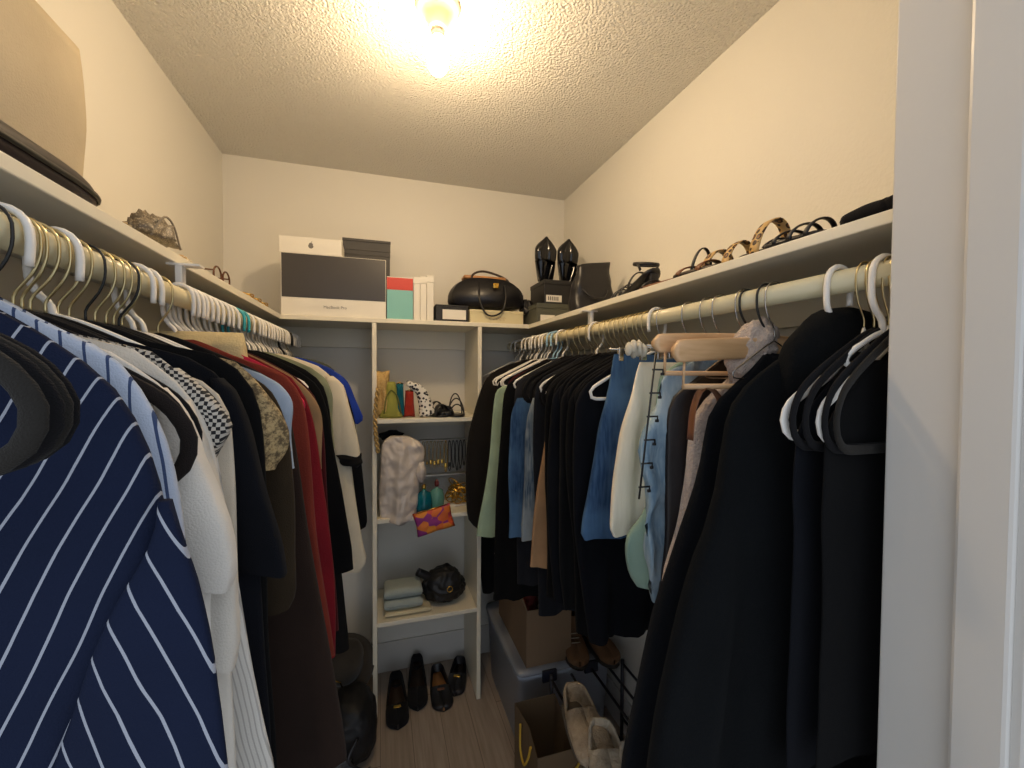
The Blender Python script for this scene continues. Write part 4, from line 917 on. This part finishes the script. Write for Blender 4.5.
for s, (px, w2, h2, d2, c_, lb, nm) in enumerate(((399.5, .040, .150, .035, '14606f', 'teal blue fabric pouch standing beside the yellow green bag', 'pouch'), (409, .046, .118, .035, 'a03226', 'rust red pouch standing between the teal and the patterned pouches', 'pouch'))):
    t = empty('pouch', (xu(px), 1.91, S1), lb, 'pouch'); bm = B(); cushion(bm, w2, h2, d2, (0, 0, h2/2+.001), s+3, amp=.08)
    for v in bm.verts: v.co.x *= 1.1-.35*v.co.z/h2
    obj('body', bm, fabric('pouch_'+c_, c_, .8), t)
    bm = B(); sweep(bm, [(-w2*.3, -.004, h2*.98), (0, -.006, h2*1.02), (w2*.3, -.004, h2*.98)], .0025, seg=6); obj('zip', bm, M['gold'], t)
bw = spotted('black_and_white_spots', 'e0dcd2', '16161a', 75, .42)
t = empty('patterned_bag', (xu(420), 1.905, S1), 'black and white patterned fabric bag slumping over the red pouch', 'bag')
bm = B(); sweep(bm, cr([(.03, .0, .012), (.018, 0, .07), (-.005, .0, .12), (-.045, -.006, .145), (-.06, -.008, .15)], 24), .034, .026, 14, axis=(0, 1, 0), taper=lambda f: 1.1-.75*f)
for v in bm.verts:
    v.co.z = max(v.co.z+.008*noise.noise(v.co*40), .001)
obj('body', bm, bw, t)
pump((xu(448), 1.985, S1+.001), PI*.93, 'black ballet flat standing on the top unit shelf, left of the pair', name='flat_shoe', L=.11, W=.08, H=.05, heel=0, mat=M['leather'], close=.5)
sandal((xu(434), 1.99, S1+.001), PI*1.1, 'black open sandal beside the patterned bag', L=.13, W=.07, sole=M['leather'], strap=M['leather'], straps=((.8, .05, .04), (.4, .06, .03)), sw=.003)
sandal((xu(457), 1.99, S1+.001), PI*.98, 'black sandal with a high curved strap near the right upright', L=.13, W=.07, sole=M['leather'], strap=M['leather'], straps=((.85, .05, .025), (.6, .075, .018), (.3, .095, .018)), sw=.003)
# silver satin garment bag on the middle shelf
sat = NT('silver_satin'); sat.col(sat.mix(sat.noise(5), lin('d2c8bf'), lin('b8ada3'))); sat.bump(sat.noise(16, 2), .7, .012); sat = sat.done(.32, Specular_IOR_Level=.7)
P = [(436, 390, 408), (442, 383, 420), (452, 380.5, 425), (470, 380, 421), (490, 380, 418), (508, 380, 417), (517, 381, 413), (521, 386, 406)]
rr = [(xz(b, y, 1.90), xz(a, y, 1.90)) for y, a, b in P]
t = empty('satin_bag', (rr[0][0].x, 1.90, S2), 'shiny silver satin drawstring bag standing on the middle unit shelf', 'bag')
A = cr([a for a, b in rr], 48); Bq = cr([b for a, b in rr], 48)
cloth('body', t, list(zip(A, Bq)), sat, .040, 3, .008, 3, n=110, org=(rr[0][0].x, 0, S2), ttop=.02, crum=.012, capb=True)
bm = B(); q = xz(423, 472, 1.88)-Vector((rr[0][0].x, 0, S2)); blob(bm, (q.x-.01, -.02, q.z), (.022, .02, .045), 2, .3, 6, 3); obj('gathered_corner', bm, sat, t)
bm = B(); blob(bm, (0, 0, 0), (.05, .03, .02), 6, .35, 7, 3); 
for v in bm.verts: v.co.z = max(v.co.z, -.02)
zs_ = rr[0][0].z
o = obj('black_scarf', bm, M['suede'], None, loc=(xu(392), 1.98, zs_-.005)); tag(o, 'small black crumpled scarf on top of the satin bag', 'scarf')
# jewellery stand
YJ = 1.99
t = empty('jewellery_stand', (xu(443, YJ), YJ, S2), 'clear stand with rows of hooks full of necklaces', 'stand')
x0, x1 = xu(420, YJ)-t.location.x, xu(467, YJ)-t.location.x; zt_ = Z(443, 440, YJ)-S2
fr = plain('silver_metal_rail', 'a8a49c', .35, .05, Metallic=.8)
bm = B(); box(bm, x0, x1, .03, .036, .001, zt_, .002); obj('back_panel', bm, M['acrylic'], t, False)
bm = B(); box(bm, x0, x1, -.045, .04, .0005, .012, .002); obj('base_tray', bm, M['whitecard'], t, False)
for zz in (zt_, zt_*.47): 
    bm = B(); box(bm, x0, x1, -.004, .038, zz-.004, zz+.002, .001); obj('rail', bm, fr, t, False)
bm = B()
for k in range(15):
    x = x0+.012+(x1-x0-.024)*k/14; sweep(bm, [(x, -.002, zt_), (x, -.010, zt_-.002), (x, -.011, zt_+.005)], .0011, seg=5)
obj('hooks', bm, fr, t)
for k in range(12):
    x = x0+.014+(x1-x0-.028)*k/11; ln = random.uniform(.11, .155) if k > 5 else random.uniform(.09, .13)
    bm = B(); pts = [Vector((x+.007*math.sin(a), -.011, zt_-.001-ln*(.5-.5*math.cos(a)))) for a in [2*PI*j/22 for j in range(22)]]
    sweep(bm, pts, .0012 if k < 6 else .0022, seg=5, closed=True)
    if 2 <= k <= 7: box(bm, x-.0045, x+.0045, -.015, -.011, zt_-ln*.78-.012, zt_-ln*.78+.008, .001)
    else: blob(bm, (x, -.013, zt_-ln-.004), (.005, .003, .008), k, .2, 3, 2)
    dark = k > 6
    o = obj('necklace', bm, M['blackwire'] if dark else M['gold'], None, loc=tuple(t.location))
    tag(o, ('black beaded necklace hanging on the right half of the clear stand' if dark else 'thin gold necklace hanging on the left half of the clear stand'), 'necklace', 'dark necklaces' if dark else 'gold necklaces')
for k in range(16):
    bm = B(); r = random.uniform(.018, .030); tilt = random.uniform(.2, 1.4); az = random.uniform(0, 6)
    mm = Matrix.Rotation(az, 3, 'Z') @ Matrix.Rotation(tilt, 3, 'X')
    sweep(bm, [mm @ Vector((r*math.cos(a), r*math.sin(a), 0)) for a in [2*PI*j/22 for j in range(22)]], .003, seg=6, closed=True)
    zmin = min(v.co.z for v in bm.verts)
    cx_ = x1*.35+.035*math.cos(k*2.4)*(1-k/30)+.02; lv = (k//4)*.022
    o = obj('bangle', bm, M['gold'], None, loc=(t.location.x+cx_, YJ-.03+.012*math.sin(k*2.4), S2+.0125-zmin+lv)); tag(o, 'gold bangle in the heap on the tray of the clear stand', 'bangle', 'gold bangles heaped on the stand tray')
def bottle(px, Y, col, capc, label, h, r, ch):
    t = empty('perfume_bottle', (xu(px, Y), Y, S2), label, 'bottle')
    g = NT('glass_'+col); g.col(lin(col)); g = g.done(.12, Transmission_Weight=.45, IOR=1.4)
    bm = B(); lathe(bm, [(.001, .001), (r*.8, .001), (r, .008), (r*1.02, h*.5), (r*.85, h*.88), (.007, h), (.006, h+.006), (.001, h+.006)]); obj('glass', bm, g, t)
    bm = B(); lathe(bm, [(.001, h+.0065), (.008, h+.0065), (.009, h+.01), (.011, h+.01+ch*.5), (.004, h+.01+ch), (.001, h+.01+ch)]); obj('cap', bm, capc, t)
bottle(424, 1.90, '0f7c90', M['gold'], 'deep teal round bottle with a small gold cap', .10, .036, .018)
bottle(437, 1.93, '79b8ac', plain('dark_red_cap', '6a1c18', .3), 'pale mint bottle with a dark red stopper', .10, .033, .028)
op = NT('orange_purple_print'); vv = op.t.nodes.new('ShaderNodeTexVoronoi'); op.link(op.scaled((1, 1, 1)), vv.inputs['Vector']); vv.inputs['Scale'].default_value = 28
cr_ = op.n('ValToRGB', {0: vv.outputs['Color']}); e_ = cr_.color_ramp.elements; e_[0].color = lin('8f2a7c'); e_[0].position = .3; e_[1].color = lin('e08a2a'); e_[1].position = .75; k_ = e_.new(.52); k_.color = lin('d04a2a')
op.col(cr_.outputs[0]); op = op.done(.6)
t = empty('cosmetic_pouch', tuple(atY(434, 520, 1.85)), 'orange and purple printed pouch hanging over the middle shelf edge', 'pouch')
bm = B(); cushion(bm, .165, .108, .026, (0, 0, 0), 5, amp=.12, mat=Matrix.Rotation(-.22, 4, 'Y')); obj('body', bm, op, t)
bm = B(); mt = Matrix.Rotation(-.22, 4, 'Y'); sweep(bm, [mt @ Vector((x, -.006, .052)) for x in (-.07, 0, .07)], .002, seg=6); obj('zip', bm, M['gold'], t)
# lowest board: towels, cloth, black bag
def folded(name, label, x, Y, z, w2, d2, h2, n, mat, rz=0, cat='towel', group=None):
    t = empty(name, (x, Y, z), label, cat, group, rz); zc = 0
    for k in range(n):
        bm = B(); hh_ = h2/n*.96; rings = []
        for i in range(15):
            v = i/14; y = -d2/2+d2*v; e = math.sqrt(max(.05, 1-(2*v-1)**8))
            rings.append([Vector((w2/2*(1+.03*noise.noise(Vector((k, v*2, 0))))*math.copysign(abs(math.cos(a))**.25, math.cos(a)), y+.004*math.sin(k), zc+.001+hh_*.5+hh_*.5*e*math.copysign(abs(math.sin(a))**.6, math.sin(a))*(1+.15*noise.noise(Vector((math.cos(a)*2, v*3, k)))*(1 if math.sin(a) > 0 else 0)))) for a in [2*PI*j/24 for j in range(24)]])
        loft(bm, rings); obj('fold', bm, mat, t); zc += h2/n
    return t
folded('folded_cloth', 'cream folded cloth flat on the lowest unit shelf, under the mint towel', xu(408), 1.95, S3, .20, .13, .022, 1, fabric('cream_cotton', 'cfc4a4', .95, .04, 300), cat='cloth')
folded('folded_towel', 'pale mint folded towel on the lowest unit shelf', xu(403), 1.952, S3+.0235,   .165, .12, .095, 2, fabric('pale_mint_terry', 'a3aca6', .95, .04, 200, .3, .6))
t = empty('drawstring_bag', (xu(445), 1.965, S3), 'black soft bag with gathered neck beside the mint towel', 'bag')
bm = B(); blob(bm, (0, 0, .075), (.100, .062, .082), 9, .17, 4, 5, -.07)
for v in bm.verts: v.co.z = max(v.co.z, .026 if v.co.x < -.005 else .001)
obj('body', bm, plain('soft_black_leather', '0e0e10', .5, .1, 8, .12, 20), t)
bm = B(); sweep(bm, cr([(-.04, 0, .10), (-.08, -.01, .135), (-.12, -.015, .16)], 12), .022, .016, 12, axis=(0, 1, 0), taper=lambda f: 1-.15*f); obj('gathered_neck', bm, M['leather'], t)
bm = B(); sweep(bm, arc((.02, -.066, .085), .012, 0, 359, 16), .0025, seg=6); obj('ring', bm, M['gold'], t)
# shoes on the floor in the unit
pump((X(396, 1.98), 2.045, .001), PI*1.0, 'black square toed pump on the floor, leftmost under the unit', L=.25, W=.095, H=.055, heel=.035, mat=M['suede'], inner=dkb, trim=M['gold'], point=.1)
pump((X(419, 2.0), 2.12, .001), PI*.98, 'black pump on the floor, set back, second from the left', L=.25, W=.090, H=.055, heel=.05, mat=M['suede'], inner=dkb, point=.25)
pump((X(440, 1.98), 2.075, .001), PI*1.0, 'black loafer mule with tan insole on the floor under the unit', name='mule_shoe', L=.24, W=.095, H=.055, heel=.01, mat=M['leather'], inner=M['tan'], close=.55, trim=M['brownleather'], point=.1)
pump((X(463, 2.05), 2.10, .001), PI*.90, 'black loafer turned outward, nearest the right upright', name='loafer_shoe', L=.20, W=.09, H=.055, heel=.01, mat=M['leather'], inner=dkb, close=.5, trim=M['gold'], point=.1)
# floor left: hat, bag, plastic
t = empty('black_bag', (X(352, 1.70)-.01, 1.74, 0), 'slumped black bag on the floor left of the shelving unit', 'bag')
bm = B(); blob(bm, (0, 0, .115), (.095, .12, .125), 5, .07, 4, 5, None, .8)
for v in bm.verts: v.co.z = max(v.co.z, .002)
obj('body', bm, plain('black_nylon', '0e0f12', .6, .1, 8, .1, 12), t)
bm = B(); sweep(bm, cr([(.03, -.118, .15), (.0, -.15, .10), (.05, -.14, .04), (.07, -.11, .02)], 16), .006, .002, seg=6); obj('strap', bm, M['leather'], t)
t = empty('felt_hat', (X(350, 1.80)-.035, 1.86, .285), 'dark grey brown felt hat resting on the black bag', 'hat', rz=.3); t.rotation_euler = (.55, .25, 0)
fh = fabric('grey_brown_felt', '3a352e', .95, .1, 500, .4)
bm = B(); lathe(bm, [(.001, .095), (.05, .09), (.078, .06), (.085, .012), (.09, .0), (.001, -.004)][::-1], seg=32)
for v in bm.verts: v.co.x *= .9; v.co.z -= .012*(1 if v.co.z > .05 and abs(v.co.x) < .02 else 0)
obj('crown', bm, fh, t)
bm = B(); lathe(bm, [(.08, -.004), (.125, -.010), (.127, -.006), (.08, .001)], seg=36, cap=False)
for v in bm.verts: v.co.z += .012*math.sin(2*math.atan2(v.co.y, v.co.x))
obj('brim', bm, fh, t)
bm = B(); sweep(bm, [(-.03, -.085, .03), (-.02, -.09, .05), (0, -.088, .034), (.015, -.09, .0)], .0022, seg=6); obj('gold_cord', bm, M['gold'], t)
t = empty('plastic_wrap', (-.15, 1.62, 0), 'crumpled clear plastic wrap on the floor by the brown coat', 'wrap')
bm = B(); blob(bm, (0, 0, .045), (.05, .05, .055), 11, .35, 7, 4, -.04)
for v in bm.verts: v.co.z = max(v.co.z, .001)
obj('body', bm, M['acrylic'], t)
# ------------------------------------------------------------------ floor right
t = empty('storage_tub', (.71, 1.785, 0), 'translucent plastic tub on the floor under the right clothes', 'tub')
bm = B(); rings = []
def rr_(w2, d2, z, e=.12): return [Vector((w2*math.copysign(abs(math.cos(a))**e, math.cos(a)), d2*math.copysign(abs(math.sin(a))**e, math.sin(a)), z)) for a in [2*PI*(k+.5)/48 for k in range(48)]]
loft(bm, [rr_(.185, .245, .001), rr_(.20, .26, .30), rr_(.205, .265, .30), rr_(.205, .265, .318), rr_(.196, .256, .318), rr_(.18, .24, .006)]); obj('body', bm, M['bin'], t)
bm = B(); loft(bm, [rr_(.207, .267, .3185), rr_(.21, .27, .322), rr_(.208, .268, .334), rr_(.19, .25, .337)]); obj('lid', bm, plain('frosted_white_lid', '8f9298', .4, .05), t)
for sx in (-.08, .10):
    bm = B(); box(bm, sx-.03, sx+.03, -.281, -.269, .29, .335, .003); obj('latch', bm, plain('dark_blue_latch', '1c2030', .4), t)
cbx0, cbx1 = .545, .735
t = empty('cardboard_box', ((cbx0+cbx1)/2, 1.74, .3375), 'open brown cardboard box on the plastic tub', 'box')
w2, d2, h2 = (cbx1-cbx0)/2, .20, .225
bm = B(); th = .004
box(bm, -w2, w2, -d2, -d2+th, .0005, h2); box(bm, -w2, w2, d2-th, d2, .0005, h2); box(bm, -w2, -w2+th, -d2+th, d2-th, .0005, h2); box(bm, w2-th, w2, -d2+th, d2-th, .0005, h2); box(bm, -w2+th, w2-th, -d2+th, d2-th, .0005, .006)
obj('body', bm, M['card'], t, False)
bm = B(); box(bm, -.002, .002, -d2, d2, 0, .075); o = obj('flap', bm, M['card'], t, False, loc=(-w2+.002, 0, h2)); o.rotation_euler = (0, -.35, 0)
bm = B(); box(bm, -w2, w2, -.002, .002, 0, .07); o = obj('flap', bm, M['card'], t, False, loc=(0, d2-.002, h2)); o.rotation_euler = (-.3, 0, 0)
bm = B(); box(bm, -.002, .002, -d2, d2, 0, .075); o = obj('flap', bm, M['card'], t, False, loc=(w2-.002, 0, h2)); o.rotation_euler = (0, .5, 0)
for k, (dx, dy, c_, lb) in enumerate(((-.035, .05, 'c4b8b0', 'crumpled white tissue in the open cardboard box'), (-.04, -.05, '9a4a4a', 'faded pink cloth in the open cardboard box'), (.04, -.10, 'cfc8b4', 'white paper bundle at the front of the open cardboard box'))):
    bm = B(); blob(bm, (0, 0, 0), (.042, .045, .05), k+2, .3, 6, 4)
    o = obj('crumpled_paper' if k != 1 else 'folded_scarf', bm, fabric('bundle_'+c_, c_, .8), None, loc=(t.location.x+dx, 1.74+dy, .3375+.19)); tag(o, lb, 'paper' if k != 1 else 'scarf')
t = empty('paper_bag', (.535, 1.30, 0), 'brown paper carrier bag with yellow rope handles on the floor', 'bag')
w2, d2, h2 = .076, .115, .315; bm = B(); ring0 = [(-w2, -d2), (w2, -d2), (w2+.0, 0), (w2, d2), (-w2, d2), (-w2, 0)]
loft(bm, [[Vector((x*(1+.02*z/h2)*(0.82 if (y == 0 and z > .05) else 1), y, z)) for x, y in ring0] for z in (.001, .12, h2)], True, False)
o = obj('body', bm, M['kraft'], t, False); sd = o.modifiers.new('thick', 'SOLIDIFY'); sd.thickness = .0012
yel = plain('yellow_rope', 'c09a2c', .7, .1)
for sgn, dx in ((1, 0), (-1, 0)):
    bm = B(); sweep(bm, cr([(sgn*.076, -.05, h2-.02), (sgn*.083, -.045, h2-.06), (sgn*.085, -.01, h2-.11), (sgn*.084, .03, h2-.09), (sgn*.079, .045, h2-.02)], 24), .004, seg=7); obj('rope_handle', bm, yel, t)
bm = B(); sweep(bm, cr([(-.01, -.117, h2-.05), (.0, -.121, h2-.085), (.03, -.121, h2-.075), (.05, -.12, h2-.06), (.07, -.117, h2-.04)], 20), .004, seg=7); obj('rope_handle', bm, yel, t)
# shoe rack
t = empty('shoe_rack', (.77, 1.22, 0), 'low dark metal shoe rack on the floor by the right wall', 'rack')
rk = plain('grey_metal_tube', '3a3a40', .4, .05, Metallic=.6)
for x in (-.145, .165):
    for y in (-.26, .26):
        bm = B(); sweep(bm, [(x, y, 0), (x, y, .335)], .007, seg=10); obj('post', bm, rk, t)
for z in (.10, .32):
    for x in (-.145, -.06, .03, .10, .165):
        bm = B(); sweep(bm, [(x, -.262, z), (x, .262, z)], .005, seg=8); obj('rail', bm, rk, t)
fz = NT('cream_fleece'); fz.col(fz.mix(fz.noise(60), lin('c4b298'), lin('a08c74'))); fz.bump(fz.noise(180, 3), 1, .006); fz = fz.done(.95)
fz2 = NT('pale_quilted_fleece'); fz2.col(fz2.mix(fz2.noise(60), lin('ccc2b0'), lin('a49a88'))); fz2.bump(fz2.noise(60, 3), 1, .008); fz2 = fz2.done(.95)
def slipper(loc, rz, label, mat, name='slipper'):
    t = empty(name, loc, label, 'slipper', None, rz)
    bm = B(); shell(bm, .25, .115, .095, .42, 0, point=.0)
    for v in bm.verts: v.co += v.co.normalized()*.003*noise.noise(v.co*60)
    o = obj('upper', bm, mat, t); sd = o.modifiers.new('t', 'SOLIDIFY'); sd.thickness = .008; sd.offset = 0
    bm = B(); rings = []
    for i in range(19):
        s = i/18; q = .060*(.72+.28*math.sin(min(1, s/.7)*PI/2))*(math.sqrt(max(.03, 1-((s-.72)/.285)**2)) if s > .72 else 1)*min(1, (s+.02)/.08)**.5
        rings.append([Vector((sx*q, .258*s-.004, dz)) for sx, dz in ((-1, 0), (1, 0), (1, .012), (-1, .012))])
    loft(bm, rings); obj('sole', bm, plain('rubber_sole', '6a6258', .7), t); return t
slipper((.645, 1.335, .327), PI*.5+1.45, 'tan fleecy slipper at the far end of the rack top', fz)
slipper((.66, 1.17, .327), PI*.5+1.3, 'pale quilted slipper in the middle of the rack top', fz2)
slipper((.70, 1.07, .327), PI*.5+1.5, 'pale quilted slipper at the near end of the rack top', fz2)
slipper((.66, 1.24, .107), PI+.2, 'white canvas slip on with dark inside on the lower rack tier', plain('white_canvas', 'a8a49c', .8), name='slip_on_shoe')
bt = plain('tan_suede', '7c5a3c', .9, .2, 12, .4, 300)
def boot(loc, rz, label, mat):
    t = empty('ankle_boot', loc, label, 'boot', None, rz)
    bm = B(); shell(bm, .24, .09, .075, .42, 0, point=.1); o = obj('upper', bm, mat, t); sd = o.modifiers.new('t', 'SOLIDIFY'); sd.thickness = .003
    bm = B(); loft(bm, [[Vector((r_*math.cos(2*PI*k/20), .06+r_*1.25*math.sin(2*PI*k/20), z)) for k in range(20)] for r_, z in ((.042, .03), (.04, .08), (.044, .13), (.041, .131), (.037, .08), (.034, .04))], False, True); obj('shaft', bm, mat, t)
    bm = B(); rings = []
    for i in range(19):
        s = i/18; q = .046*(.72+.28*math.sin(min(1, s/.7)*PI/2))*(math.sqrt(max(.03, 1-((s-.72)/.285)**2)) if s > .72 else 1)*min(1, (s+.02)/.08)**.5
        rings.append([Vector((sx*q, .246*s-.003, dz)) for sx, dz in ((-1, -.01), (1, -.01), (1, .003), (-1, .003))])
    loft(bm, rings); obj('sole', bm, plain('dark_boot_sole', '2a2420', .7), t)
    bm = B()
    for k in range(4): sweep(bm, [(-.018, .10+.018*k, .07-.008*k), (.018, .105+.018*k, .07-.008*k)], .002, seg=5)
    obj('laces', bm, plain('beige_lace', 'b0a088', .8), t); return t
boot((.80, 1.70, .3485), PI*.92, 'tan suede ankle boot on the tub beside the cardboard box', bt)
boot((.875, 1.68, .3485), PI*1.0, 'tan suede ankle boot on the tub nearest the right wall', bt)
t = empty('paper_bag', (.50, 1.06, 0), 'small reddish round basket on the floor at the bottom picture edge', 'basket'); t.name = 'round_basket'
bm = B(); lathe(bm, [(.001, .001), (.055, .001), (.065, .09), (.062, .09), (.052, .006), (.001, .006)], seg=28); obj('body', bm, plain('terracotta_wicker', '8c5444', .8, .2, 50, .5, 120), t)
